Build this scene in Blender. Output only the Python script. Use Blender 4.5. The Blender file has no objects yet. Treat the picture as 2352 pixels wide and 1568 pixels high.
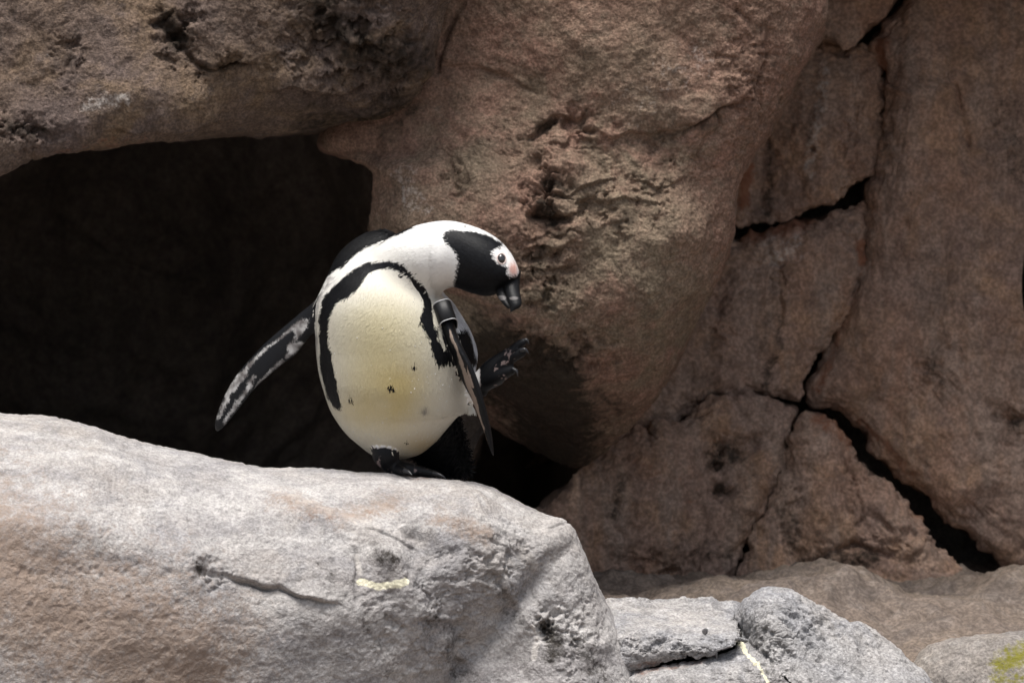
import bpy, math, random
import numpy as np
from mathutils import Vector, kdtree

random.seed(7)
RNG = np.random.default_rng(11)
scene = bpy.context.scene
C = scene.collection

# ------------------------------------------------------------------ camera
PITCH = math.radians(4.0)
CAM_Y = -6.0
WIDTH_AT_SUBJECT = 1.53                    # metres across the frame at the penguin
K = WIDTH_AT_SUBJECT / 6.0 / 2352.0        # tangent per plan unit
S = WIDTH_AT_SUBJECT / 2352.0              # metres per plan unit at the penguin
ct, st = math.cos(PITCH), math.sin(PITCH)
_ry = (784 - 1090) * K
CAM_Z = -(6.0 / (ct + _ry * st)) * (-st + _ry * ct)   # feet stand at z = 0

cam_d = bpy.data.cameras.new('camera')
cam = bpy.data.objects.new('camera', cam_d)
C.objects.link(cam)
cam.location = (0, CAM_Y, CAM_Z)
cam.rotation_euler = (math.radians(90) - PITCH, 0, 0)
cam_d.sensor_width = 36
cam_d.lens = 36 * 6.0 / WIDTH_AT_SUBJECT
cam_d.clip_end = 500
cam_d.dof.use_dof = True
cam_d.dof.focus_distance = 5.98
cam_d.dof.aperture_fstop = 6.3
scene.camera = cam

# ------------------------------------------------------------------ sky, sun, exposure
SUN_EL, SUN_AZ = math.radians(79), math.radians(200)   # azimuth clockwise from +Y
world = bpy.data.worlds.new('World')
scene.world = world
world.use_nodes = True
wn = world.node_tree.nodes
wl = world.node_tree.links
bg = wn['Background']
sky = wn.new('ShaderNodeTexSky')
sky.sky_type = 'NISHITA'
sky.sun_disc = False
sky.sun_elevation = SUN_EL
sky.sun_rotation = SUN_AZ
sky.air_density = 1.0
sky.dust_density = 4.0
hs = wn.new('ShaderNodeHueSaturation')
hs.inputs['Saturation'].default_value = 0.45      # thin bright cloud
wl.new(sky.outputs[0], hs.inputs['Color'])
wl.new(hs.outputs[0], bg.inputs['Color'])
bg.inputs['Strength'].default_value = 0.05
sd = bpy.data.lights.new('sun', 'SUN')
sd.energy = 1.5
sd.angle = math.radians(26)
sd.color = (1.0, 0.965, 0.92)
sun = bpy.data.objects.new('sun', sd)
C.objects.link(sun)
to_sun = Vector((math.sin(SUN_AZ) * math.cos(SUN_EL), math.cos(SUN_AZ) * math.cos(SUN_EL), math.sin(SUN_EL)))
sun.rotation_euler = to_sun.to_track_quat('Z', 'Y').to_euler()
sun.location = to_sun * 20
vs = scene.view_settings
vs.view_transform = 'Standard'
vs.look = 'None'
vs.exposure = 1.65
vs.gamma = 1.0
vs.use_curve_mapping = False

# ------------------------------------------------------------------ geometry helpers
def W(px, py, Y):
    """world point on plan position px,py at depth Y"""
    px = np.asarray(px, float); py = np.asarray(py, float); Y = np.asarray(Y, float)
    rx = (px - 1176) * K; ry = (784 - py) * K
    dy = ct + ry * st; dz = -st + ry * ct
    t = (Y - CAM_Y) / dy
    return np.stack(np.broadcast_arrays(rx * t, Y, CAM_Z + dz * t), -1)

def PX(P):
    """plan position of world points"""
    x = P[..., 0]; y = P[..., 1] - CAM_Y; z = P[..., 2] - CAM_Z
    f = y * ct - z * st; u = y * st + z * ct
    return np.stack([1176 + x / f / K, 784 - u / f / K], -1)

_perm = RNG.permutation(256).astype(np.int32)
_perm = np.concatenate([_perm, _perm])
_g = RNG.normal(size=(256, 3)); _g /= np.linalg.norm(_g, axis=1)[:, None]
_g = _g.astype(np.float32)

def pnoise(P):
    shp = P.shape[:-1]
    P = P.reshape(-1, 3).astype(np.float32)
    i = np.floor(P).astype(np.int32); f = P - i; i &= 255
    u = f * f * f * (f * (f * 6 - 15) + 10)
    out = np.zeros(len(P), np.float32)
    for dx in (0, 1):
        wx = u[:, 0] if dx else 1 - u[:, 0]
        a = _perm[(i[:, 0] + dx) & 255]
        for dy in (0, 1):
            wy = u[:, 1] if dy else 1 - u[:, 1]
            b = _perm[(a + i[:, 1] + dy) & 255]
            for dz in (0, 1):
                wz = u[:, 2] if dz else 1 - u[:, 2]
                h = _perm[(b + i[:, 2] + dz) & 255]
                g = _g[h]
                d = g[:, 0] * (f[:, 0] - dx) + g[:, 1] * (f[:, 1] - dy) + g[:, 2] * (f[:, 2] - dz)
                out += wx * wy * wz * d
    return (out * 1.6).reshape(shp)

def fbm(P, freq, octs=4, gain=0.5, off=0.0):
    o = 0; a = 1.0
    for k in range(octs):
        o = o + a * pnoise(P * freq + off + 17.3 * k)
        freq *= 2.03; a *= gain
    return o

def resample(pts, n, smooth=True, closed=False):
    p = np.array(pts, float)
    if closed: p = np.vstack([p, p[:1]])
    if smooth and len(p) > 2:
        q = []
        for i in range(len(p) - 1):
            if closed:
                p0 = p[i - 1] if i > 0 else p[-2]; p3 = p[i + 2] if i + 2 < len(p) else p[1]
            else:
                p0 = p[i - 1] if i > 0 else 2 * p[0] - p[1]; p3 = p[i + 2] if i + 2 < len(p) else 2 * p[-1] - p[-2]
            p1, p2 = p[i], p[i + 1]
            for t in np.linspace(0, 1, 12, endpoint=False):
                q.append(0.5 * (2 * p1 + (p2 - p0) * t + (2 * p0 - 5 * p1 + 4 * p2 - p3) * t * t + (3 * p1 - p0 - 3 * p2 + p3) * t ** 3))
        q.append(p[-1]); p = np.array(q)
    L = np.concatenate([[0], np.cumsum(np.linalg.norm(np.diff(p[:, :2], axis=0), axis=1))])
    s = np.linspace(0, L[-1], n + 1)[:-1] if closed else np.linspace(0, L[-1], n)
    return np.stack([np.interp(s, L, p[:, k]) for k in range(p.shape[1])], -1)

def seg_dist(Q, poly, closed=False):
    """distance of points Q(...,2) to a polyline, and arc fraction of nearest point"""
    poly = np.array(poly, float)[:, :2]
    if closed: poly = np.vstack([poly, poly[:1]])
    shp = Q.shape[:-1]; q = Q.reshape(-1, 2)
    best = np.full(len(q), 1e9); frac = np.zeros(len(q)); n = len(poly) - 1
    for i in range(n):
        a, b = poly[i], poly[i + 1]; ab = b - a
        t = np.clip(((q - a) @ ab) / max(ab @ ab, 1e-9), 0, 1)
        d = np.linalg.norm(q - a - t[:, None] * ab, axis=1)
        m = d < best
        best[m] = d[m]; frac[m] = (i + t[m]) / n
    return best.reshape(shp), frac.reshape(shp)

def near_dist(Q, poly, reach):
    p = np.array(poly, float)[:, :2]
    lo, hi = p.min(0) - reach, p.max(0) + reach
    m = ((Q >= lo) & (Q <= hi)).all(-1)
    d = np.full(Q.shape[:-1], 1e6); f = np.zeros(Q.shape[:-1])
    if m.any(): d[m], f[m] = seg_dist(Q[m], p)
    return d, f

def upsample(A, n, m):
    """bilinear resize of a coarse array of samples"""
    a, b = A.shape
    y = np.linspace(0, a - 1, n); x = np.linspace(0, b - 1, m)
    i = np.minimum(y.astype(int), a - 2); j = np.minimum(x.astype(int), b - 2)
    fy = (y - i)[:, None]; fx = (x - j)[None, :]
    g = lambda p, q: A[np.ix_(p, q)]
    return (1 - fy) * ((1 - fx) * g(i, j) + fx * g(i, j + 1)) + fy * ((1 - fx) * g(i + 1, j) + fx * g(i + 1, j + 1))

def inside(Q, poly):
    poly = np.array(poly, float)[:, :2]
    shp = Q.shape[:-1]; q = Q.reshape(-1, 2)
    r = np.zeros(len(q), bool); j = len(poly) - 1
    for i in range(len(poly)):
        xi, yi = poly[i]; xj, yj = poly[j]
        c = ((yi > q[:, 1]) != (yj > q[:, 1])) & (q[:, 0] < (xj - xi) * (q[:, 1] - yi) / ((yj - yi) or 1e-9) + xi)
        r ^= c; j = i
    return r.reshape(shp)

def sdf(Q, poly):
    d, _ = seg_dist(Q, poly, True)
    return np.where(inside(Q, poly), d, -d)

def sm(a, b, x):
    t = np.clip((x - a) / (b - a), 0, 1)
    return t * t * (3 - 2 * t)

def mesh_from(name, V, F, smooth=True):
    """V (n,3), F (m,4) or (m,3) arrays"""
    me = bpy.data.meshes.new(name)
    V = np.ascontiguousarray(V, np.float32); F = np.ascontiguousarray(F, np.int32)
    k = F.shape[1]
    me.vertices.add(len(V)); me.vertices.foreach_set('co', V.ravel())
    me.loops.add(F.size); me.loops.foreach_set('vertex_index', F.ravel())
    me.polygons.add(len(F)); me.polygons.foreach_set('loop_start', np.arange(0, F.size, k, dtype=np.int32))
    me.polygons.foreach_set('use_smooth', np.full(len(F), smooth))
    me.update(calc_edges=True); me.validate()
    return me

def grid_faces(n, m, wrap_n=False):
    i = np.arange(n if wrap_n else n - 1); j = np.arange(m - 1)
    I, J = np.meshgrid(i, j, indexing='ij'); I2 = (I + 1) % n
    return np.stack([I * m + J, I2 * m + J, I2 * m + J + 1, I * m + J + 1], -1).reshape(-1, 4)

def link(name, me, mat=None, parent=None):
    o = bpy.data.objects.new(name, me); C.objects.link(o)
    if mat and me is not None: me.materials.append(mat)
    if parent: o.parent = parent
    return o

def tag(o, label=None, cat=None, group=None, kind=None):
    if label: o['label'] = label
    if cat: o['category'] = cat
    if group: o['group'] = group
    if kind: o['kind'] = kind
    return o

def fattr(me, name, vals):
    a = me.attributes.new(name, 'FLOAT', 'POINT'); a.data.foreach_set('value', np.ascontiguousarray(vals, np.float32).ravel())

def cattr(me, name, vals):
    v = np.ones((len(vals), 4), np.float32); v[:, :3] = vals
    a = me.attributes.new(name, 'FLOAT_COLOR', 'POINT'); a.data.foreach_set('color', v.ravel())

# ------------------------------------------------------------------ materials
class NT:
    def __init__(s, name):
        s.m = bpy.data.materials.new(name); s.m.use_nodes = True
        s.n = s.m.node_tree.nodes; s.l = s.m.node_tree.links
        s.b = s.n['Principled BSDF']
    def add(s, t, **kw):
        n = s.n.new(t)
        for k, v in kw.items(): setattr(n, k, v)
        return n
    def put(s, sock, v):
        if isinstance(v, bpy.types.NodeSocket): s.l.new(v, sock)
        elif isinstance(v, tuple) and len(v) == 3 and sock.type == 'RGBA': sock.default_value = (*v, 1)
        else: sock.default_value = v
    def pos(s): return s.add('ShaderNodeNewGeometry').outputs['Position']
    def noise(s, scale, detail=4, rough=0.55, vec=None, dist=0.0):
        n = s.add('ShaderNodeTexNoise')
        s.put(n.inputs['Vector'], vec or s.pos()); n.inputs['Scale'].default_value = scale
        n.inputs['Detail'].default_value = detail; n.inputs['Roughness'].default_value = rough
        n.inputs['Distortion'].default_value = dist
        return n.outputs['Fac']
    def ramp(s, fac, lo, hi, a=0.0, b=1.0):
        n = s.add('ShaderNodeMapRange', interpolation_type='SMOOTHSTEP')
        s.put(n.inputs['Value'], fac); n.inputs['From Min'].default_value = lo; n.inputs['From Max'].default_value = hi
        n.inputs['To Min'].default_value = a; n.inputs['To Max'].default_value = b
        return n.outputs['Result']
    def mix(s, fac, a, b, mode='MIX'):
        n = s.add('ShaderNodeMix', data_type='RGBA', blend_type=mode)
        s.put(n.inputs['Factor'], fac); s.put(n.inputs['A'], a); s.put(n.inputs['B'], b)
        return n.outputs['Result']
    def math(s, op, a, b=0.0, c=0.0):
        n = s.add('ShaderNodeMath', operation=op)
        s.put(n.inputs[0], a); s.put(n.inputs[1], b); s.put(n.inputs[2], c)
        return n.outputs[0]
    def attr(s, name, out='Fac'): return s.add('ShaderNodeAttribute', attribute_name=name).outputs[out]
    def bump(s, h, strength, dist, normal=None):
        n = s.add('ShaderNodeBump'); s.put(n.inputs['Height'], h)
        n.inputs['Strength'].default_value = strength; n.inputs['Distance'].default_value = dist
        if normal: s.l.new(normal, n.inputs['Normal'])
        return n.outputs['Normal']

def rock_mat(name, A, B, Cc, D, speck=0.5, grain=260, rough=0.9, bump=0.6, masks=True, streak=None, sdir=(2.2, 9, 16)):
    t = NT(name)
    c = t.mix(t.ramp(t.noise(3.5, 6, 0.6), 0.36, 0.64), A, B)
    c = t.mix(t.ramp(t.noise(9, 7, 0.65, dist=0.6), 0.42, 0.68), c, Cc)
    c = t.mix(t.ramp(t.noise(26, 6, 0.7), 0.5, 0.72, 0, 0.8), c, D)
    if streak:
        mp = t.add('ShaderNodeMapping'); mp.inputs['Scale'].default_value = sdir; mp.inputs['Rotation'].default_value = (0, math.radians(-14), 0)
        t.l.new(t.pos(), mp.inputs['Vector'])
        c = t.mix(t.ramp(t.noise(1.6, 7, 0.65, mp.outputs[0], 0.5), 0.40, 0.66, 0, 0.75), c, streak)
    # mineral grains: dark and light flecks of uneven size over a mottled ground
    g2 = t.ramp(t.noise(grain * 0.22, 5, 0.7), 0.30, 0.70, 1 - speck * 0.55, 1 + speck * 0.5)
    g1 = t.ramp(t.noise(grain, 2, 0.6), 0.40, 0.62, 1 - speck * 0.55, 1 + speck * 0.35)
    fl = t.ramp(t.noise(grain * 0.7, 3, 0.75, dist=0.3), 0.62, 0.70, 1.0, 1 - speck * 0.9)
    g = t.math('MULTIPLY', t.math('MULTIPLY', g1, g2), fl)
    cg = t.add('ShaderNodeCombineColor'); [t.l.new(g, cg.inputs[k]) for k in range(3)]
    c = t.mix(1.0, c, cg.outputs[0], 'MULTIPLY')
    if masks:
        brk = t.noise(60, 5, 0.75); brk2 = t.noise(160, 4, 0.7)
        bb = t.math('MULTIPLY_ADD', brk2, 0.5, t.math('MULTIPLY', brk, 1.0))        # 0..1.5, mean .75
        def msk(n, col, lo, hi, top=1.0):
            f = t.math('ADD', t.attr(n), t.math('MULTIPLY', t.math('SUBTRACT', bb, 0.75), 1.3))
            return t.mix(t.math('MULTIPLY', t.ramp(f, lo, hi, 0, top), t.ramp(t.attr(n), 0.02, 0.12)), c, col)
        c = msk('tan', (0.27, 0.195, 0.145), 0.05, 0.75, 0.8)
        c = msk('pale', (0.62, 0.58, 0.54), 0.35, 0.85, 0.7)
        c = msk('guano', (0.80, 0.76, 0.58), 0.40, 0.62)
        c = msk('rust', (0.19, 0.075, 0.04), 0.35, 0.85, 0.8)
        c = msk('stain_shade', (0.022, 0.017, 0.012), 0.30, 0.80, 0.9)
        c = msk('moss', (0.16, 0.15, 0.008), 0.50, 0.95, 0.9)
    t.put(t.b.inputs['Base Color'], c)
    t.b.inputs['Roughness'].default_value = rough
    t.b.inputs['Specular IOR Level'].default_value = 0.2
    n1 = t.bump(t.noise(grain * 0.45, 5, 0.7), bump, 0.006)
    n2 = t.bump(t.noise(grain * 1.2, 3, 0.7), bump, 0.003, n1)
    t.l.new(n2, t.b.inputs['Normal'])
    return t.m

M_FRONT = rock_mat('pale_grey_stone', (0.3299, 0.311, 0.3064), (0.3717, 0.3422, 0.3174), (0.2788, 0.2696, 0.2742), (0.4367, 0.4232, 0.4186), 0.31, 250, streak=(0.50, 0.478, 0.46), bump=.6)
M_SLAB = rock_mat('light_stone', (0.3724, 0.3621, 0.3585), (0.4283, 0.4044, 0.3876), (0.3165, 0.3151, 0.3295), (0.4655, 0.4514, 0.4506), 0.42, 240, bump=.9)
M_OVER = rock_mat('brown_stone', (0.1533, 0.1098, 0.08405), (0.1418, 0.1063, 0.09413), (0.1839, 0.1275, 0.08405), (0.1149, 0.08853, 0.07733), 0.5, 240, bump=.9)
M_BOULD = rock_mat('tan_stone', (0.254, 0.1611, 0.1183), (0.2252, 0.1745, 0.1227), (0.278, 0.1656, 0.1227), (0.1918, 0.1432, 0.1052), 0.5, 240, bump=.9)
M_WALL = rock_mat('dark_brown_stone', (0.2881, 0.1786, 0.128), (0.246, 0.1692, 0.1337), (0.3169, 0.1993, 0.1309), (0.2018, 0.1357, 0.1104), 0.45, 170, bump=0.40, streak=(0.28, 0.21, 0.17), sdir=(11, 6, 2.4))
M_CAVE = rock_mat('cave_stone', (0.204, 0.1683, 0.1428), (0.1734, 0.1479, 0.1275), (0.153, 0.1275, 0.1122), (0.1224, 0.102, 0.0918), 0.4, 200, masks=False)
M_FLOOR = rock_mat('floor_stone', (0.1504, 0.1183, 0.09745), (0.1729, 0.1362, 0.1083), (0.1278, 0.1039, 0.09024), (0.1956, 0.1649, 0.1443), 0.45, 170, bump=0.2)
M_DULL = rock_mat('dull_stone', (0.25, 0.225, 0.205), (0.28, 0.245, 0.21), (0.21, 0.19, 0.175), (0.30, 0.28, 0.26), 0.42, 220, bump=0.60)

# ------------------------------------------------------------------ rock builder
MASKS = ('stain_shade', 'rust', 'pale', 'guano', 'moss', 'tan')

def rock(name, contour, inner, n, m, Yc, roll, slope, mat, parent=None, closed=False, back=0.35, backrows=14,
         noise=(), cracks=(), steps=(), bumps=(), pits=(), masks=(), tpow=1.5, edge=3.0, seed=0.0, depth_fn=None, back_in=0.25, crumble=None, grow=0.0):
    """A rock body: silhouette contour (plan units, depth Yc per point), its face bulging to the viewer by a
    rounded shoulder of radius roll (per point, metres) and then leaning by slope, and its far side turned back."""
    def with_depth(cont, Yq, Rq):
        return [(*p[:2], Yq[i] if hasattr(Yq, '__len__') else Yq, Rq[i] if hasattr(Rq, '__len__') else Rq) for i, p in enumerate(cont)]
    def uneven(c):
        e0 = np.concatenate([c[:, :2] * S, np.zeros((len(c), 1))], 1)
        nx = np.gradient(c[:, :2], axis=0); nx = np.stack([nx[:, 1], -nx[:, 0]], -1); nx /= np.linalg.norm(nx, axis=1)[:, None] + 1e-9
        c[:, :2] += nx * (fbm(e0, 14, 4, 0.6, seed) * edge)[:, None]
        return c
    if inner is None:                         # rows between a left and a right outline
        L, R_ = [with_depth(a, b, q) for a, b, q in zip(contour, Yc, roll)]
        y0, y1 = L[0][1], L[-1][1]
        yy = y0 + (y1 - y0) * (1 - (1 - np.linspace(0, 1, n)) ** 1.25)
        def side(A):
            A = resample(A, 1200); return np.stack([np.interp(yy, A[:, 1], A[:, k]) for k in range(4)], -1)
        cl, cr = side(L), side(R_)
        wob = np.stack([yy * S, yy * 0, yy * 0], -1)
        cl[:, 0] += fbm(wob, 14, 4, 0.6, seed) * edge; cr[:, 0] += fbm(wob, 14, 4, 0.6, seed + 5) * edge
        cl[:, 1] = yy; cr[:, 1] = yy
        u = np.linspace(0, 1, m); u = 0.55 * u + 0.45 * (1 - np.cos(np.pi * u)) / 2
        pix = np.stack([cl[:, None, 0] + u[None] * (cr - cl)[:, None, 0], np.repeat(yy[:, None], m, 1)], -1)
        def easy(a, w=n // 9):                 # the middle of the rock follows the outlines only loosely
            pad = np.concatenate([np.full(w, a[0]), a, np.full(w, a[-1])])
            return np.convolve(np.convolve(pad, np.ones(w) / w, 'same'), np.ones(w) / w, 'same')[w:-w][:, None]
        wl_, wr_ = (1 - u[None]) ** 9, u[None] ** 9
        def blend(k):
            mid_ = easy(cl[:, k]) * (1 - u[None]) + easy(cr[:, k]) * u[None]
            return mid_ + wl_ * (cl[:, k:k + 1] - easy(cl[:, k])) + wr_ * (cr[:, k:k + 1] - easy(cr[:, k]))
        Yb, R = blend(2), blend(3)
        sub = np.concatenate([resample(L, 70)[:, :2], resample(R_, 70)[::-1, :2]])
        co, cm = pix[np.linspace(0, n - 1, n // 4).astype(int)][:, np.linspace(0, m - 1, m // 4).astype(int)], None
        d, _ = seg_dist(pix[::3, ::2], sub)
        d = upsample(d, n, m); d[:, 0] = 0; d[:, -1] = 0
        bt = np.linspace(1, 0, backrows, endpoint=False); ang = bt * math.pi * 0.5
        off = (1 - np.cos(ang))[None] * (back * back_in / S)
        bl = np.stack([cl[:, None, 0] + off, np.repeat(yy[:, None], backrows, 1)], -1)
        br = np.stack([cr[:, None, 0] - off, np.repeat(yy[:, None], backrows, 1)], -1)[:, ::-1]
        bYl = cl[:, 2:3] + np.sin(ang)[None] * back; bYr = (cr[:, 2:3] + np.sin(ang)[None] * back)[:, ::-1]
        dm = d * S
        bul = np.where(dm < R, np.sqrt(np.clip(R * R - (R - dm) ** 2, 0, None)), R)
        Y = Yb - bul - slope * np.clip(dm - 0.3 * R, 0, None)
        if depth_fn is not None: Y = Y + depth_fn(pix, d)
        pix = np.concatenate([bl, pix, br], 1); Y = np.concatenate([bYl, Y, bYr], 1)
    else:
        c = uneven(resample(with_depth(contour, Yc, roll), n, True, closed))
        if len(inner) == 1: inn = np.repeat(np.array(inner, float), n, 0)
        elif closed:                          # each outline point runs to its nearest point of the centre line
            li = resample(inner, 60)
            inn = np.empty((n, 2))
            for q in range(n): inn[q] = li[np.argmin(((li - c[q, :2]) ** 2).sum(1))]
            for _ in range(60): inn = (np.roll(inn, 1, 0) + inn * 2 + np.roll(inn, -1, 0)) / 4
        else: inn = resample(inner, n, True)
        if grow:
            gd = c[:, :2] - inn; c[:, :2] += gd / (np.linalg.norm(gd, axis=1)[:, None] + 1e-9) * grow
        t = np.linspace(0, 1, m) ** tpow
        pix = c[:, None, :2] + t[None, :, None] * (inn - c[:, :2])[:, None, :]
        sub = c[::max(1, n // 140), :2]
        d, _ = seg_dist(pix[::4, ::2], sub, closed)
        d = upsample(d, n, m)
        d[:, 0] = 0
        Yb = np.repeat(c[:, 2:3], m, 1); R = np.repeat(c[:, 3:4], m, 1)
        if closed:                            # one depth and shoulder at the middle
            Yb = Yb + t[None] ** 2 * (c[:, 2].mean() - Yb); R = R + t[None] ** 0.7 * (c[:, 3].mean() - R)
        dm = d * S
        bul = np.where(dm < R, np.sqrt(np.clip(R * R - (R - dm) ** 2, 0, None)), R)
        Y = Yb - bul - slope * np.clip(dm - 0.3 * R, 0, None)
        if depth_fn is not None: Y = Y + depth_fn(pix, d)
        bt = np.linspace(1, 0, backrows, endpoint=False)
        ang = bt * math.pi * 0.5
        cen = (inn - c[:, :2]); cen /= np.linalg.norm(cen, axis=1)[:, None] + 1e-9
        bpix = c[:, None, :2] + cen[:, None, :] * ((1 - np.cos(ang))[None, :, None] * (back * back_in / S))
        bY = c[:, 2:3] + np.sin(ang)[None, :] * back
        pix = np.concatenate([bpix, pix], 1); Y = np.concatenate([bY, Y], 1)
    P = W(pix[..., 0], pix[..., 1], Y)
    du = np.gradient(P, axis=0); dv = np.gradient(P, axis=1)
    if closed:
        du = (np.roll(P, -1, 0) - np.roll(P, 1, 0)) / 2
    N = np.cross(du, dv); N /= np.linalg.norm(N, axis=-1)[..., None] + 1e-12
    mid = N[:, backrows + m // 2]
    if mid[:, 1].mean() > 0: N = -N
    flip = mid[:, 1].mean() > 0
    D = np.zeros(P.shape[:2])
    for f, a, kind in noise:
        v = pnoise(P * f + seed + f * 0.137)
        if kind == 'r': v = 0.5 - np.abs(v) * 1.6            # ridged
        elif kind == 'p': v = -np.clip(v - 0.28, 0, None) * 3     # pits
        elif kind == 'l': v = np.sign(v) * np.abs(v) ** 0.55       # ledges
        D += a * v
    cs = P[::2, ::2]
    jit = np.stack([upsample(fbm(cs, 9, 4, 0.6, 3.3 + seed), *P.shape[:2]), upsample(fbm(cs, 9, 4, 0.6, 9.1 + seed), *P.shape[:2])], -1)
    for pts, w, dep, j in cracks:
        dd, fr = near_dist(pix + jit * j, pts, w * 3.5)
        k = dd < 1e5
        if not k.any(): continue
        pk = P[k]
        ww = w * (0.5 + 0.7 * (0.5 + pnoise(pk * 30 + 5)))
        fade = np.minimum(1, np.minimum(fr[k], 1 - fr[k]) * 8 + 0.25)
        x = dd[k] / ww
        D[k] -= dep * fade * (np.exp(-x ** 2) + 0.12 * np.exp(-(x / 2.2) ** 2)) * (0.7 + 0.5 * pnoise(pk * 22 + 8))
    for pts, amp, reach in steps:                 # a scarp: rock above the line proud, below it set back
        qs = pix + jit * 12
        dd, fr = near_dist(qs, pts, reach * 3)
        k = dd < 1e5
        if not k.any(): continue
        pl = np.array(pts, float); seg = np.minimum((fr[k] * (len(pl) - 1)).astype(int), len(pl) - 2)
        ab = pl[seg + 1] - pl[seg]; aq = qs[k] - pl[seg]
        up = sm(-2.5, 2.5, -np.sign(ab[:, 0] * aq[:, 1] - ab[:, 1] * aq[:, 0]) * dd[k])
        fade = np.minimum(1, np.minimum(fr[k], 1 - fr[k]) * 5)
        D[k] += amp * fade * np.exp(-dd[k] / reach) * (up * 1.5 - 0.75) * (0.75 + 0.5 * pnoise(P[k] * 18))
    for pts, w, amp in bumps:
        dd, _ = near_dist(pix + jit * 14, pts if len(pts) > 1 else pts * 2, w * 2.6)
        D += amp * np.exp(-(np.minimum(dd, 1e4) / w) ** 2)
    for (cx, cy, rx, ry, amp, f) in pits:
        g = np.exp(-(((pix[..., 0] + jit[..., 0] * 30 - cx) / rx) ** 2 + ((pix[..., 1] + jit[..., 1] * 30 - cy) / ry) ** 2))
        k = g > 0.03
        v = fbm(P[k], f, 4, 0.6, 2.2 + seed)
        rg = 0.45 - np.abs(fbm(P[k], f * 0.6, 3, 0.55, 7.7 + seed))
        D[k] += amp * g[k] * (-sm(0.02, 0.5, v) * 1.0 + 0.5 * np.clip(-v, 0, .5) - 0.25 * sm(0.36, 0.45, rg))
    if crumble:
        eb = np.zeros(P.shape[:2]); 
        eb[:, backrows:backrows + m] = np.exp(-d / crumble[0])
        k = eb > 0.05
        D[k] += eb[k] * crumble[1] * (fbm(P[k], 34, 4, 0.65, 4.1 + seed) - 0.05)
    P = P + N * D[..., None]
    nn, mm = P.shape[:2]
    F = grid_faces(nn, mm, closed)
    if not flip: F = F[:, ::-1]
    F = F[:, ::-1]
    me = mesh_from(name, P.reshape(-1, 3), F)
    mk = {k: np.zeros(nn * mm) for k in MASKS}
    for k, shape, w, amp in masks:
        q = pix + jit * min(20, w * 0.6)
        if len(shape) == 1: dd = np.linalg.norm(q - np.array(shape[0][:2]), axis=-1)
        else: dd, _ = near_dist(q, shape, w * 2.6)
        mk[k] = np.maximum(mk[k], (amp * np.exp(-(dd / w) ** 2)).ravel())
    for k in MASKS:
        if mk[k].max() > 0: fattr(me, k, mk[k])
    return link(name, me, mat, parent)

GRAIN = [(3.2, .012, 'n'), (7, .008, 'n'), (15, .005, 'n'), (31, .003, 'n'), (64, .0019, 'n'), (130, .0012, 'n'), (260, .0008, 'n')]
SMOOTH = [(3.2, .010, 'n'), (7, .0055, 'n'), (15, .0026, 'n'), (31, .0012, 'n'), (64, .0008, 'n'), (130, .0007, 'n'), (260, .0006, 'n'), (70, .0012, 'p')]
ROUGH = [(3.2, .014, 'n'), (7, .010, 'n'), (15, .007, 'l'), (31, .0045, 'n'), (64, .003, 'n'), (130, .0018, 'n'), (260, .001, 'n'), (55, .003, 'p')]

# ------------------------------------------------------------------ ground and cliff mass
def ground():
    n = 160
    g = np.sinh(np.linspace(-4.2, 4.2, n)); g = g / g.max() * 120
    X, Yg = np.meshgrid(g, g, indexing='ij')
    P = np.stack([X, Yg, np.full_like(X, 0)], -1)
    P[..., 2] = -0.95 + 0.05 * fbm(P, 0.7, 4) - 0.03
    return tag(link('ground', mesh_from('ground', P.reshape(-1, 3), grid_faces(n, n)), M_FLOOR), kind='structure')
ground()

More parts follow.
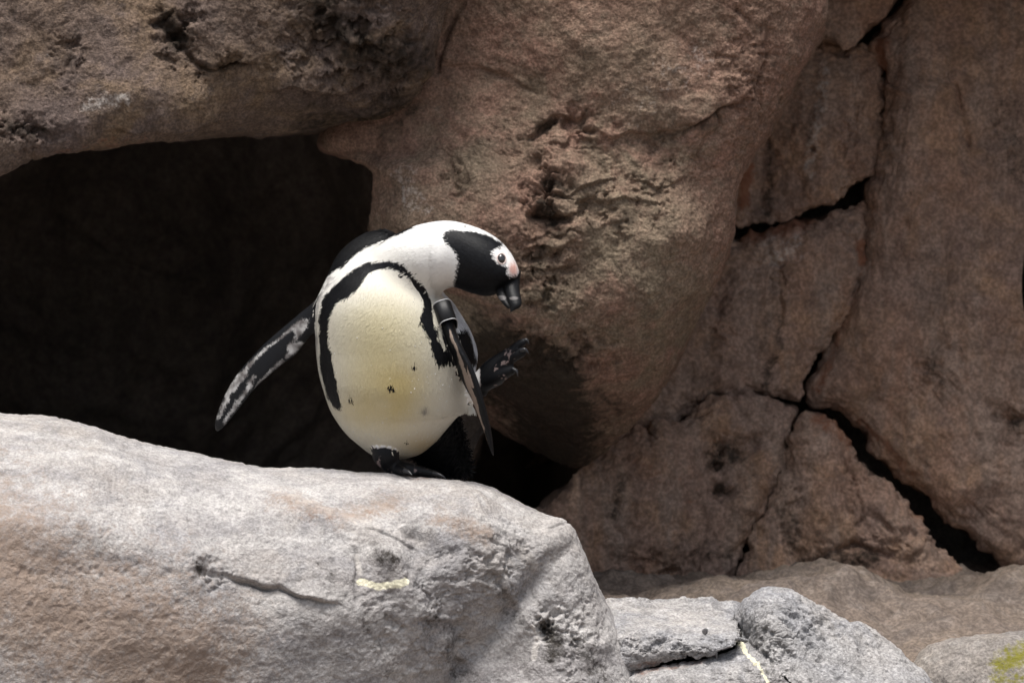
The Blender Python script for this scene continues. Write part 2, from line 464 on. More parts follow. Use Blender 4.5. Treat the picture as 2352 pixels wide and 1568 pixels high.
# front boulder that carries the penguin
bc = [(-330, 850), (-150, 903), (0, 940), (120, 956), (250, 985), (370, 1020), (480, 1046), (590, 1066), (700, 1074), (850, 1086), (960, 1096), (1050, 1107),
      (1130, 1126), (1200, 1151), (1262, 1176), (1302, 1194), (1326, 1218), (1345, 1265), (1370, 1330), (1400, 1392), (1430, 1462), (1464, 1568), (1530, 1760), (1610, 2000)]
bY = [-.03] * 15 + [-.04] * 2 + [-.05] * 7
bR = [.36, .36, .35, .34, .33, .32, .31, .30, .28, .26, .24, .22, .20, .18, .15, .12, .10, .10, .11, .12, .13, .14, .14, .14]
o = rock('boulder', bc, [(-330, 2000), (500, 2000), (1150, 1900)], 900, 420, bY, bR, 0.10, M_FRONT, back=0.6, seed=1.7, tpow=1.35, back_in=0.3,
     noise=SMOOTH,
     cracks=[([(445, 1305), (500, 1318), (560, 1326), (600, 1336), (650, 1344), (700, 1372), (740, 1392), (770, 1400)], 4, .010, 14),
             ([(815, 1265), (818, 1300), (812, 1340), (818, 1400)], 6, .008, 8), ([(1255, 1215), (1290, 1205), (1312, 1196)], 3, .006, 4),
             ([(1240, 1420), (1250, 1440), (1258, 1470)], 16, .014, 12), ([(560, 1120), (760, 1235), (840, 1300)], 34, .010, 18),
             ([(930, 1200), (980, 1250), (1010, 1320), (1030, 1420), (1050, 1568)], 40, .014, 22), ([(1120, 1330), (1170, 1400), (1200, 1568)], 30, .010, 20)],
     steps=[([(440, 1306), (500, 1320), (560, 1328), (650, 1345), (700, 1372), (745, 1394), (790, 1404)], .009, 34), ([(820, 1225), (880, 1228), (950, 1250), (985, 1290)], .005, 30), ([(1080, 1230), (1150, 1250), (1200, 1290)], .004, 30)],
     bumps=[([(620, 1140), (820, 1230), (900, 1290), (960, 1400)], 40, .012), ([(1080, 1180), (1130, 1280), (1180, 1420)], 46, .014),
            ([(0, 1200), (250, 1230), (420, 1290)], 60, .014), ([(880, 1270)], 50, .012), ([(1290, 1230), (1330, 1330), (1380, 1480)], 40, .01)],
     pits=[(1250, 1430, 55, 45, .018, 40), (180, 1330, 170, 55, .003, 26), (1120, 1290, 120, 80, .007, 45), (980, 1420, 160, 120, .006, 30), (480, 1310, 50, 26, .010, 40), (1330, 1480, 60, 120, .005, 60)],
     masks=[('guano', [(822, 1338), (860, 1346), (895, 1342), (930, 1335)], 9, 1.0), ('pale', [(820, 1280), (824, 1320)], 9, .8), ('pale', [(1222, 1435), (1230, 1470), (1226, 1510)], 10, .9),
            ('pale', [(560, 1100), (700, 1165), (850, 1210)], 26, .5), ('pale', [(100, 1030), (400, 1100)], 60, .35), ('pale', [(870, 1160), (960, 1240)], 26, .4),
            ('stain_shade', [(1250, 1445), (1270, 1500)], 42, .8), ('stain_shade', [(880, 1290)], 45, .62), ('stain_shade', [(200, 1345), (80, 1320)], 46, .35), ('stain_shade', [(455, 1308)], 18, .7), ('stain_shade', [(700, 1300), (770, 1340)], 40, .38), ('stain_shade', [(960, 1230), (1010, 1290)], 26, .4), ('stain_shade', [(1000, 1420), (1060, 1540)], 40, .5), ('stain_shade', [(1130, 1340), (1180, 1420)], 34, .46), ('stain_shade', [(1330, 1480), (1390, 1570)], 46, .55), ('stain_shade', [(840, 1420), (900, 1540)], 34, .42), ('tan', [(-60, 1260), (150, 1420), (420, 1520)], 190, .7), ('tan', [(640, 1160), (780, 1190), (900, 1150)], 30, .5), ('tan', [(1100, 1230), (1000, 1180)], 24, .45), ('rust', [(640, 1170), (760, 1200), (860, 1170)], 22, .34), ('rust', [(980, 1100), (930, 1102)], 10, .5)])
tag(o, 'large smooth pale grey boulder that the penguin stands on', 'boulder')

# overhanging brown rock above the cave mouth
oc = [(-420, 560), (-200, 480), (-90, 445), (0, 404), (60, 368), (150, 346), (250, 331), (330, 322), (420, 309), (500, 302), (570, 303), (680, 306), (800, 296), (900, 268), (958, 226), (990, 170), (1006, 105), (1035, 15), (1070, -80), (1110, -300), (1150, -620)]
oY = [.30, .28, .26, .26, .27, .28, .30, .32, .35, .38, .41, .46, .5, .5, .47, .44, .42, .40, .38, .38, .38]
oR = [.10, .09, .08, .06, .05, .05, .06, .07, .09, .11, .14, .2, .24, .24, .22, .2, .18, .17, .16, .16, .16]
o = rock('overhang_rock', oc, [(-420, -620), (300, -620), (700, -620)], 760, 330, oY, oR, -0.12, M_OVER, back=1.0, seed=4.2, back_in=0.05,
     noise=GRAIN,
     cracks=[([(340, 50), (375, 40), (400, 20)], 5, .010, 8), ([(370, 20), (385, 70), (420, 105), (440, 130)], 12, .014, 14), ([(425, 115), (445, 140), (480, 155), (540, 150), (585, 150)], 6, .013, 12),
             ([(185, 85), (165, 130), (140, 165)], 8, .009, 12), ([(690, 60), (720, 120), (760, 150)], 20, .012, 20)],
     steps=[([(335, 52), (372, 40), (400, 18)], .014, 24), ([(425, 112), (450, 142), (490, 156), (545, 150), (590, 152)], .018, 26), ([(600, 215), (680, 190), (770, 205), (850, 180)], .016, 36), ([(700, 110), (780, 90), (860, 110)], .014, 30), ([(240, 300), (330, 290), (430, 275), (560, 268)], .012, 22), ([(20, 292), (90, 282), (130, 300)], .010, 20)],
     bumps=[([(470, 60), (500, 110)], 50, .014), ([(250, 200), (430, 240)], 70, .016), ([(700, 200), (800, 190)], 60, .016)],
     pits=[(400, 60, 46, 60, .022, 45), (800, 90, 150, 110, .020, 34), (870, 200, 110, 60, .018, 36), (60, 290, 80, 36, .014, 40), (150, 130, 36, 60, .012, 45), (500, 150, 90, 26, .012, 45)],
     masks=[('stain_shade', [(380, 30), (410, 90)], 34, .75), ('stain_shade', [(740, 40), (830, 100), (940, 140)], 90, .68), ('stain_shade', [(700, 285), (830, 270), (930, 230)], 34, .6), ('stain_shade', [(470, 145), (560, 150)], 14, .5), ('stain_shade', [(150, 150)], 30, .45), ('stain_shade', [(20, 290), (110, 290)], 26, .6),
            ('pale', [(200, 240), (280, 235)], 26, .55), ('pale', [(60, 60), (120, 200)], 60, .25), ('stain_shade', [(600, 250), (760, 240)], 50, .4), ('rust', [(100, 345), (330, 310)], 16, .45), ('moss', [(1008, 40), (1000, 80)], 16, .38)])
tag(o, 'dark brown rock slab overhanging the mouth of the cave', 'rock')

# leaning tan boulder behind the penguin
lL = [(1000, -620), (980, -300), (880, 60), (800, 240), (742, 326), (798, 357), (852, 388), (858, 440), (850, 520), (858, 600), (888, 680), (930, 760), (990, 850), (1080, 935), (1180, 1000), (1260, 1040), (1318, 1068)]
lYL = [.55, .55, .55, .55, .55, .52, .48, .48, .48, .52, .60, .68, .76, .82, .84, .84, .82]
lRL = [.10, .10, .08, .05, .03, .06, .13, .14, .14, .16, .24, .34, .40, .42, .40, .34, .28]
lRt = [(1960, -620), (1930, -300), (1900, -80), (1882, 40), (1850, 130), (1800, 240), (1745, 340), (1712, 420), (1696, 500), (1676, 585), (1622, 690), (1560, 790), (1505, 890), (1450, 955), (1392, 1016), (1344, 1058), (1324, 1070)]
lYR = [.56, .56, .56, .56, .55, .54, .53, .52, .52, .53, .55, .58, .62, .68, .74, .80, .82]
lRR = [.16, .16, .16, .16, .15, .14, .12, .11, .11, .12, .14, .17, .20, .22, .23, .24, .24]
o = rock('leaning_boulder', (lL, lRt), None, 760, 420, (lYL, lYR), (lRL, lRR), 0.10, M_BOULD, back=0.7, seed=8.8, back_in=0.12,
     noise=GRAIN,
     cracks=[([(1040, 160), (1110, 158), (1180, 180), (1230, 210)], 5, .010, 12), ([(1010, 170), (1030, 60), (1055, 0)], 9, .015, 8), ([(1690, 20), (1720, 50), (1735, 75)], 6, .012, 8),
             ([(1640, 130), (1690, 135)], 7, .010, 6), ([(1770, 60), (1765, 130), (1740, 210)], 8, .012, 12), ([(1540, 300), (1600, 290), (1640, 250), (1700, 240)], 7, .012, 14), ([(1640, 250), (1650, 300), (1600, 380)], 6, .008, 14),
             ([(1240, 430), (1290, 440), (1330, 425)], 12, .022, 14), ([(1220, 485), (1260, 500), (1310, 490)], 12, .02, 12), ([(1215, 320), (1240, 285), (1290, 270)], 9, .015, 12), ([(1320, 310), (1370, 300)], 7, .012, 10),
             ([(1200, 590), (1240, 600), (1290, 580)], 10, .014, 14), ([(1250, 535), (1290, 545)], 9, .013, 10), ([(1380, 520), (1440, 505)], 7, .009, 12), ([(1030, 350), (1045, 420), (1080, 430)], 10, .012, 12)],
     steps=[([(1380, 322), (1440, 302), (1520, 306), (1580, 300), (1640, 252), (1700, 236)], 0.0109, 40), ([(1190, 335), (1228, 292), (1290, 268), (1340, 290)], 0.0092, 26), ([(1205, 412), (1250, 440), (1305, 446), (1345, 426), (1420, 402)], 0.0126, 26), ([(1212, 480), (1262, 497), (1325, 480)], 0.0109, 22),
            ([(1190, 570), (1240, 560), (1300, 575)], 0.0076, 24), ([(1205, 610), (1260, 622), (1310, 608)], 0.0076, 22), ([(1380, 470), (1440, 450), (1520, 470)], 0.0067, 30), ([(1430, 400), (1520, 430), (1600, 400)], 0.0059, 34), ([(1040, 165), (1110, 160), (1180, 182), (1240, 215)], 0.0050, 24), ([(1010, 345), (1050, 362), (1085, 440)], 0.0059, 20), ([(1340, 300), (1375, 296), (1400, 320)], 0.0050, 18), ([(1150, 740), (1230, 770), (1340, 760)], 0.0067, 40)],
     bumps=[([(1260, 405), (1330, 385)], 26, .016), ([(1280, 345)], 34, .014), ([(1500, 330), (1600, 420)], 70, -.016), ([(1360, 150), (1500, 200)], 120, .02), ([(1560, 560), (1480, 760)], 90, .02), ([(1100, 300)], 80, .012), ([(930, 430)], 50, -.010)],
     pits=[(1270, 440, 85, 110, 0.0216, 26), (1240, 620, 75, 80, 0.0180, 32), (1050, 410, 38, 60, 0.0120, 40), (1430, 480, 130, 90, 0.0084, 26), (1520, 370, 120, 60, 0.0078, 34), (1310, 300, 90, 50, 0.0132, 28), (1290, 800, 130, 70, 0.0132, 30), (1725, 190, 70, 150, 0.0078, 40), (1180, 320, 120, 90, 0.0036, 50)],
     masks=[('stain_shade', [(1240, 470), (1270, 500)], 30, .7), ('stain_shade', [(1255, 425), (1300, 435)], 18, .7), ('stain_shade', [(1235, 290), (1275, 280)], 16, .65), ('stain_shade', [(1250, 560), (1220, 640), (1260, 700)], 26, .55), ('stain_shade', [(1130, 830), (1260, 900), (1280, 1000)], 120, 1.05), ('stain_shade', [(1340, 840), (1380, 930)], 40, .5), ('stain_shade', [(1250, 800), (1150, 740)], 52, .62), ('stain_shade', [(1330, 790)], 42, .5), ('stain_shade', [(1265, 450), (1270, 500), (1230, 620)], 36, .5), ('stain_shade', [(1250, 290), (1300, 280)], 24, .45), ('stain_shade', [(1540, 370), (1440, 500)], 50, .45), ('stain_shade', [(1180, 560), (1240, 600)], 30, .4), ('moss', [(1740, 120), (1690, 230)], 40, .16), ('stain_shade', [(1030, 370), (1060, 440)], 20, .45), ('stain_shade', [(880, 330), (960, 240)], 34, .5),  # widest patch: dark algae coat, deepened to paint in shade under the boulder
            ('stain_shade', [(1740, 60), (1780, 160)], 22, .45), ('pale', [(930, 400), (950, 480)], 50, .45), ('pale', [(1460, 230), (1600, 130)], 100, .36), ('stain_shade', [(1280, 880), (1400, 920)], 60, .55), ('stain_shade', [(1500, 320), (1640, 290)], 12, .5)])
tag(o, 'huge tan sandstone boulder leaning behind the penguin', 'boulder')

# cave behind: an inward shell
def cave():
    n, m = 200, 150
    th = np.linspace(0, 2 * math.pi, n, endpoint=False); t = np.linspace(0, 1, m)
    T, A = np.meshgrid(t, th, indexing='xy')
    r = np.cos(T * math.pi / 2) ** 0.45
    cx, cz = -0.62, 0.30
    P = np.stack([cx - 0.20 * T + r * np.cos(A) * 0.66, 0.92 + 1.5 * T, cz + r * np.sin(A) * 0.70 - 0.1 * T], -1)
    d = 0.06 * fbm(P, 3, 5, 0.55)
    cen = np.stack([np.full_like(T, cx), np.full_like(T, 1.4), np.full_like(T, cz)], -1)
    N = cen - P; N /= np.linalg.norm(N, axis=-1)[..., None]
    P = P + N * d[..., None]
    return tag(link('cave_wall', mesh_from('cave_wall', P.reshape(-1, 3), grid_faces(n, m, True)), M_CAVE), kind='structure')
cave()

# cracked cliff at the right: one cliff, each block between the cracks a piece of its own
cliff = bpy.data.objects.new('cliff', None); C.objects.link(cliff); cliff.location = (0, 0, 0)
tag(cliff, 'dark brown cliff face split into blocks by deep black cracks', 'cliff')
WN = [(2.6, .016, 'n'), (6, .011, 'n'), (13, .007, 'n'), (27, .004, 'n'), (55, .0026, 'n'), (110, .0016, 'n')]
panels = [
    # contour, centre line, depth, roll, cracks, bumps, masks
    ([(1840, -500), (2250, -500), (2130, -120), (2066, -10), (2040, 32), (2000, 74), (1962, 98), (1940, 106), (1905, 92), (1872, 84), (1800, 60)], [(2000, -250)], .98, .05, [], [], []),
    ([(1700, 80), (1880, 104), (1938, 122), (1985, 106), (2012, 150), (2024, 230), (2026, 320), (2008, 388), (1978, 422), (1928, 453), (1888, 474), (1830, 494), (1760, 511), (1690, 515), (1600, 500), (1600, 250)], [(1860, 320), (1840, 380)], .99, .045,
     [([(1870, 340), (1862, 346)], 6, .02, 3)], [([(1900, 200), (1880, 420)], 50, .02), ([(1760, 330), (1735, 480)], 26, -.016)], [('pale', [(1890, 170), (1880, 260), (1850, 400)], 26, .35), ('rust', [(1720, 380), (1705, 470)], 18, .6), ('stain_shade', [(1770, 330), (1760, 500)], 14, .4)]),
    ([(1590, 560), (1690, 558), (1800, 543), (1900, 513), (1968, 480), (1986, 474), (1988, 500), (1986, 545), (1986, 590), (1966, 650), (1936, 715), (1905, 785), (1876, 838), (1850, 882), (1838, 918), (1790, 916), (1740, 900), (1690, 900), (1640, 904), (1600, 926), (1565, 956), (1500, 1000), (1430, 960), (1450, 700)], [(1790, 650), (1700, 780)], 1.0, .05,
     [([(1770, 590), (1790, 610), (1800, 600)], 5, .012, 6), ([(1790, 660), (1790, 740)], 6, .010, 14)], [([(1840, 580), (1760, 800)], 70, .02), ([(1700, 650), (1660, 860)], 40, .016), ([(1900, 860)], 30, -.02)],
     [('rust', [(1720, 552), (1860, 522)], 22, .6), ('rust', [(1970, 560), (1974, 600)], 12, .6), ('pale', [(1770, 590), (1830, 560)], 40, .35), ('rust', [(1600, 640), (1560, 780)], 26, .35), ('stain_shade', [(1790, 730), (1760, 880)], 16, .4)]),
    ([(2300, -500), (2900, -500), (2900, 1700), (2480, 1470), (2356, 1352), (2280, 1290), (2190, 1190), (2120, 1118), (2060, 1066), (2010, 1010), (1970, 962), (1930, 938), (1880, 922), (1858, 916), (1868, 880), (1890, 838), (1920, 776), (1950, 712), (1976, 650), (1990, 590), (1988, 545), (1996, 500), (2004, 440), (2020, 400), (2030, 320), (2026, 240), (2060, 200), (2030, 168), (2014, 110), (2030, 70), (2066, 32), (2100, -20), (2180, -160)],
     [(2500, 100), (2350, 600), (2400, 900)], 1.02, .06,
     [([(2195, 190), (2202, 250), (2218, 300), (2228, 350)], 5, .016, 6), ([(2110, 170), (2160, 180), (2195, 205)], 8, .012, 10), ([(2060, 560), (2100, 480), (2130, 440)], 12, .010, 18), ([(2310, 970), (2352, 960)], 10, .02, 8), ([(2140, 1130), (2130, 1160), (2145, 1200)], 9, .014, 10), ([(2020, 150), (2010, 260), (2020, 400)], 26, .02, 20), ([(2050, 60), (2070, 120), (2050, 170)], 16, .012, 14)],
     [([(2100, 260), (2080, 500), (2010, 800)], 80, .024), ([(2250, 700), (2200, 1000)], 120, .03), ([(2320, 420), (2352, 300)], 80, -.02), ([(2060, 130), (2090, 210)], 30, .016), ([(2290, 950), (2330, 1020)], 34, -.02), ([(2210, 1140)], 50, .02)],
     [('rust', [(2040, 100), (2030, 180)], 16, .6), ('rust', [(1990, 600), (1880, 900)], 16, .45), ('stain_shade', [(2300, 250), (2352, 400)], 60, .35), ('stain_shade', [(2330, 980)], 30, .5), ('rust', [(1980, 960), (2100, 1080)], 14, .45), ('stain_shade', [(2130, 820), (2160, 900)], 20, .35)]),
    ([(1862, 962), (1896, 974), (1930, 998), (1952, 1036), (1986, 1082), (2034, 1124), (2082, 1176), (2140, 1240), (2195, 1306), (2270, 1385), (2330, 1460), (2000, 1480), (1740, 1460), (1690, 1330), (1712, 1262), (1740, 1180), (1770, 1126), (1798, 1080), (1818, 1030), (1832, 985)], [(1890, 1120), (1960, 1260)], .96, .06,
     [([(1930, 1060), (1960, 1100), (1975, 1150), (1980, 1200)], 7, .014, 12), ([(1850, 1290), (1900, 1260), (1960, 1250), (2040, 1290)], 10, .02, 16), ([(1960, 1210), (1990, 1180), (2040, 1230)], 8, .012, 14)], [([(1870, 1020), (1880, 1160)], 46, .02), ([(2020, 1180), (2080, 1260)], 40, .018)],
     [('rust', [(1880, 965), (1950, 1020)], 20, .5), ('stain_shade', [(1800, 1180), (1830, 1260)], 26, .4), ('stain_shade', [(1880, 1280), (2000, 1290)], 30, .45), ('rust', [(2060, 1130), (2150, 1230)], 14, .45)]),
    ([(1420, 1010), (1500, 1010), (1570, 972), (1605, 942), (1645, 916), (1700, 912), (1740, 914), (1790, 930), (1828, 938), (1822, 970), (1806, 1020), (1784, 1072), (1752, 1126), (1722, 1180), (1694, 1262), (1676, 1330), (1660, 1470), (1250, 1480), (1180, 1250), (1320, 1120)], [(1640, 1060), (1500, 1280)], .97, .05,
     [([(1570, 985), (1590, 960), (1640, 940)], 6, .012, 8), ([(1620, 1080), (1680, 1040), (1760, 1010)], 22, .024, 16), ([(1640, 1130), (1670, 1140), (1690, 1130)], 10, .018, 10), ([(1500, 1330), (1560, 1310), (1610, 1270)], 8, .014, 14), ([(1615, 1240), (1610, 1340)], 6, .010, 10), ([(1400, 1210), (1440, 1230)], 8, .010, 12)],
     [([(1500, 1080), (1420, 1200)], 70, .024), ([(1760, 1060), (1700, 1160)], 26, .02), ([(1640, 1060)], 46, -.02), ([(1540, 1260)], 40, .016)],
     [('stain_shade', [(1640, 1060), (1700, 1040)], 36, .5), ('stain_shade', [(1660, 1130)], 24, .55), ('stain_shade', [(1560, 1260), (1680, 1280)], 40, .35), ('rust', [(1460, 1050), (1600, 1150)], 40, .3), ('stain_shade', [(1440, 1100), (1400, 1180)], 24, .4)]),
]
PP = [[], [(1790, 200, 60, 60, .012, 30), (1960, 300, 30, 120, .012, 40)], [(1660, 700, 60, 120, .012, 30), (1960, 540, 26, 60, .016, 40), (1800, 640, 50, 80, .010, 36)],
      [(2040, 330, 30, 120, .020, 40), (2060, 120, 40, 60, .018, 36), (2320, 960, 50, 50, .022, 30), (2140, 840, 60, 80, .012, 30), (2280, 330, 90, 90, .012, 26), (2200, 1180, 80, 50, .014, 34), (2250, 600, 120, 160, .007, 30)],
      [(1900, 1270, 110, 40, .024, 30), (1960, 1120, 30, 80, .018, 36), (1810, 1180, 40, 90, .016, 36), (2080, 1240, 60, 60, .014, 36)],
      [(1650, 1050, 60, 40, .022, 30), (1660, 1130, 40, 30, .02, 36), (1560, 1240, 120, 80, .014, 34), (1500, 1320, 130, 40, .018, 34), (1450, 1130, 80, 90, .010, 40)]]
TL = [(0, 0), (-.10, .12), (.10, .10), (-.16, .05), (.05, .22), (.12, .20)]     # lean of each block (per metre across, per metre up)
def tilt(a, b):
    return lambda q, d: a * (q[..., 0] - 1900) * S - b * (q[..., 1] - 800) * S
for i, (cc, inn, yd, rl, crk, bmp, msk) in enumerate(panels):
    rl *= 0.5
    big = i == 3
    rock('stone_block', cc, inn, 620 if big else 400, 230 if big else 130, yd, rl, 0.02, M_WALL, parent=cliff, closed=True, back=0.25, backrows=8, seed=20 + 3.1 * i,
         noise=WN, cracks=crk, bumps=bmp, masks=[(k, q, w * 1.1, a * 1.4) for k, q, w, a in msk], tpow=1.25, edge=4.5, back_in=0.1, crumble=(22, .010), grow=3.5, pits=[(*q[:4], q[4] * .55, q[5]) for q in PP[i]], depth_fn=tilt(*TL[i]))
# rock behind the cracks
def backing():
    n, m = 120, 120
    U, V = np.meshgrid(np.linspace(1000, 3000, n), np.linspace(-700, 1700, m), indexing='ij')
    P = W(U, V, 1.24 + 3.0 * sm(1350, 1180, U)); P[..., 1] += 0.04 * fbm(P, 5, 4)
    return link('crack_bed', mesh_from('crack_bed', P.reshape(-1, 3), grid_faces(n, m)[:, ::-1]), M_CAVE, cliff)
backing()

# rocky ledge at the foot of the cliff
def ledge():
    n, m = 420, 200
    U, V = np.meshgrid(np.linspace(0.05, 1.5, n), np.linspace(0, 1, m), indexing='ij')
    Yv = 1.25 - 1.15 * V
    zt = np.interp(U, [0.05, .15, .3, .45, .6, .8, 1.5], [-.20, -.20, -.185, -.165, -.19, -.21, -.24])
    zt = zt - 0.085
    P = np.stack([U, Yv, zt + 0.02 * V - 0.25 * np.clip(V - 0.6, 0, None) ** 2 * 4], -1)
    P[..., 2] += 0.045 * fbm(P, 3.2, 5, 0.55, 3) + 0.035 * (0.5 - np.abs(fbm(P, 2.6, 4, 0.4, 6))) + 0.003 * fbm(P, 40, 3, .5)
    me = mesh_from('ledge', P.reshape(-1, 3), grid_faces(n, m)[:, ::-1])
    return tag(link('rock_ledge', me, M_FLOOR), kind='structure')
ledge()

# small stones at the lower right
o = rock('flat_stone', [(1330, 1520), (1330, 1420), (1372, 1384), (1420, 1378), (1500, 1379), (1560, 1380), (1620, 1383), (1660, 1387), (1694, 1389), (1706, 1400), (1694, 1416), (1704, 1440), (1708, 1464), (1694, 1486), (1660, 1502), (1600, 1513), (1540, 1521), (1500, 1529), (1440, 1542), (1400, 1540)],
     [(1440, 1458), (1620, 1450)], 460, 170, .10, .018, 0.03, M_SLAB, closed=True, back=0.16, seed=40, depth_fn=lambda q, d: -0.17 * sm(1380, 1462, q[..., 1]) - 0.02 * sm(1450, 1500, q[..., 1]),
     noise=SMOOTH, pits=[(1560, 1486, 150, 24, .010, 45), (1480, 1400, 60, 14, .003, 50)], cracks=[([(1640, 1395), (1680, 1400), (1704, 1410)], 4, .006, 4), ([(1500, 1392), (1520, 1398)], 4, .004, 4)], crumble=(10, .005),
     masks=[('pale', [(1530, 1430), (1620, 1425)], 26, .5), ('rust', [(1450, 1530), (1520, 1522)], 10, .6), ('stain_shade', [(1480, 1500), (1640, 1490)], 16, .4)], edge=3.0)
tag(o, 'flat pale slab of stone wedged beside the big boulder', 'stone')
o = rock('round_stone', [(1700, 1450), (1698, 1410), (1710, 1388), (1738, 1368), (1775, 1359), (1815, 1364), (1850, 1382), (1890, 1400), (1925, 1418), (1970, 1432), (2020, 1462), (2060, 1496), (2090, 1530), (2120, 1556), (2180, 1640), (2220, 1800), (1500, 1800), (1440, 1600), (1450, 1548), (1560, 1530), (1680, 1505), (1704, 1480)],
     [(1800, 1560), (1900, 1640)], 560, 200, [.04, .04, .04, .04, .04, .04, .04, .04, .04, .04, .04, .03, .02, .01, 0, -.02, -.08, -.09, -.09, -.08, -.05, 0], [.03, .04, .06, .09, .11, .10, .09, .08, .08, .09, .10, .11, .12, .12, .14, .14, .05, .02, .02, .02, .02, .03], 0.35, M_SLAB, closed=True, back=0.25, seed=47,
     noise=SMOOTH[:2] + [(15, .003, 'n'), (31, .002, 'n'), (64, .0016, 'n'), (130, .0013, 'n'), (260, .0009, 'n'), (85, .0026, 'p')],
     pits=[(1850, 1450, 120, 70, .007, 60), (1780, 1540, 60, 60, .005, 60)], cracks=[([(1880, 1400), (1960, 1450), (2060, 1520)], 8, .004, 10)],
     masks=[('guano', [(1703, 1488), (1722, 1522), (1752, 1552), (1765, 1570)], 4.5, 1.2), ('rust', [(1460, 1550), (1560, 1532), (1650, 1515)], 14, .55), ('moss', [(1940, 1520)], 20, .3)], edge=2.5)
tag(o, 'rounded pitted grey stone with a pale drip line', 'stone')
o = rock('mossy_stone', [(2090, 1560), (2120, 1500), (2170, 1476), (2230, 1466), (2290, 1462), (2352, 1458), (2460, 1462), (2600, 1500), (2700, 1800), (2060, 1800), (2070, 1640)], [(2300, 1600), (2400, 1640)], 360, 140, .08, .13, 0.2, M_DULL, closed=True, back=0.3, seed=53,
     noise=GRAIN, masks=[('moss', [(2300, 1515), (2345, 1500)], 52, .86), ('moss', [(2285, 1562), (2340, 1560)], 34, .72), ('stain_shade', [(2130, 1510)], 20, .3)], edge=2.5)
tag(o, 'grey stone patched with bright yellow green moss', 'stone')

# unseen rock mass added above and behind (keeps daylight out of the cave and cracks)
def rock_cover():
    n, m = 150, 90
    U, V = np.meshgrid(np.linspace(-6, 6, n), np.linspace(0, 1, m), indexing='ij')
    Yv = 0.62 + V * 9
    Z = 1.02 + 1.2 * (1 - np.exp(-V * 5)) + 0.05 * np.cos(U)
    Z = np.where(V < 0.005, np.where(np.abs(U) > 1.35, -1.1, 0.92), Z)
    Z = np.where((np.abs(U) > 5.9) | (V > 0.995), -1.1, Z)            # flanks and far side run down to the ground
    P = np.stack([U, Yv, Z], -1); P[..., 2] += 0.12 * fbm(P, 0.9, 5)
    return tag(link('unseen_rock_cover', mesh_from('unseen_rock_cover', P.reshape(-1, 3), grid_faces(n, m)), M_WALL), kind='structure')
rock_cover()

# ------------------------------------------------------------------ penguin
peng = bpy.data.objects.new('penguin', None); C.objects.link(peng); peng.location = (float(W(915, 1088, 0)[0]), 0, 0)
tag(peng, 'black and white penguin bending its neck while standing on one foot', 'penguin')
ROOT = np.array(peng.location)

def loft(rows, n=44, k=40, spine=None):
    """rows of (Lx, Ly, Rx, Ry, depth of L, depth of R, bulge to viewer, bulge away)"""
    r = np.array(rows, float)
    q = []
    for i in range(len(r) - 1):
        p0 = r[i - 1] if i else 2 * r[0] - r[1]; p3 = r[i + 2] if i + 2 < len(r) else 2 * r[-1] - r[-2]
        p1, p2 = r[i], r[i + 1]
        for t in np.linspace(0, 1, max(2, k // (len(r) - 1)), endpoint=False):
            q.append(0.5 * (2 * p1 + (p2 - p0) * t + (2 * p0 - 5 * p1 + 4 * p2 - p3) * t * t + (3 * p1 - p0 - 3 * p2 + p3) * t ** 3))
    q.append(r[-1]); r = np.array(q)
    L = W(r[:, 0], r[:, 1], r[:, 4]); R = W(r[:, 2], r[:, 3], r[:, 5])
    c = (L + R) / 2; a = (R - L) / 2
    tan = np.gradient(c, axis=0)
    nrm = np.cross(a, tan); nrm /= np.linalg.norm(nrm, axis=1)[:, None] + 1e-9
    view = np.array([0, -1.0, 0])
    au = a / (np.linalg.norm(a, axis=1)[:, None] + 1e-9)
    vv = view - au * (au @ view)[:, None]; vv /= np.linalg.norm(vv, axis=1)[:, None]
    ph = np.linspace(0, 2 * math.pi, n, endpoint=False)
    sp = np.sin(ph); amp = np.where(sp[None] > 0, np.maximum(r[:, 6:7], .001), np.maximum(r[:, 7:8], .001))
    P = c[:, None] + np.cos(ph)[None, :, None] * a[:, None] + (sp[None] * amp)[..., None] * vv[:, None]
    F = grid_faces(len(r), n).tolist()
    base = len(r) * n
    F = []
    m = len(r)
    for i in range(m - 1):
        for j in range(n):
            j2 = (j + 1) % n
            F.append((i * n + j, i * n + j2, (i + 1) * n + j2, (i + 1) * n + j))
    V = np.concatenate([P.reshape(-1, 3), c[:1], c[-1:]])
    for j in range(n):
        j2 = (j + 1) % n
        F.append((base, j2, j)); F.append((base + 1, (m - 1) * n + j, (m - 1) * n + j2))
    if spine is not None: spine.append(c)
    return V, F

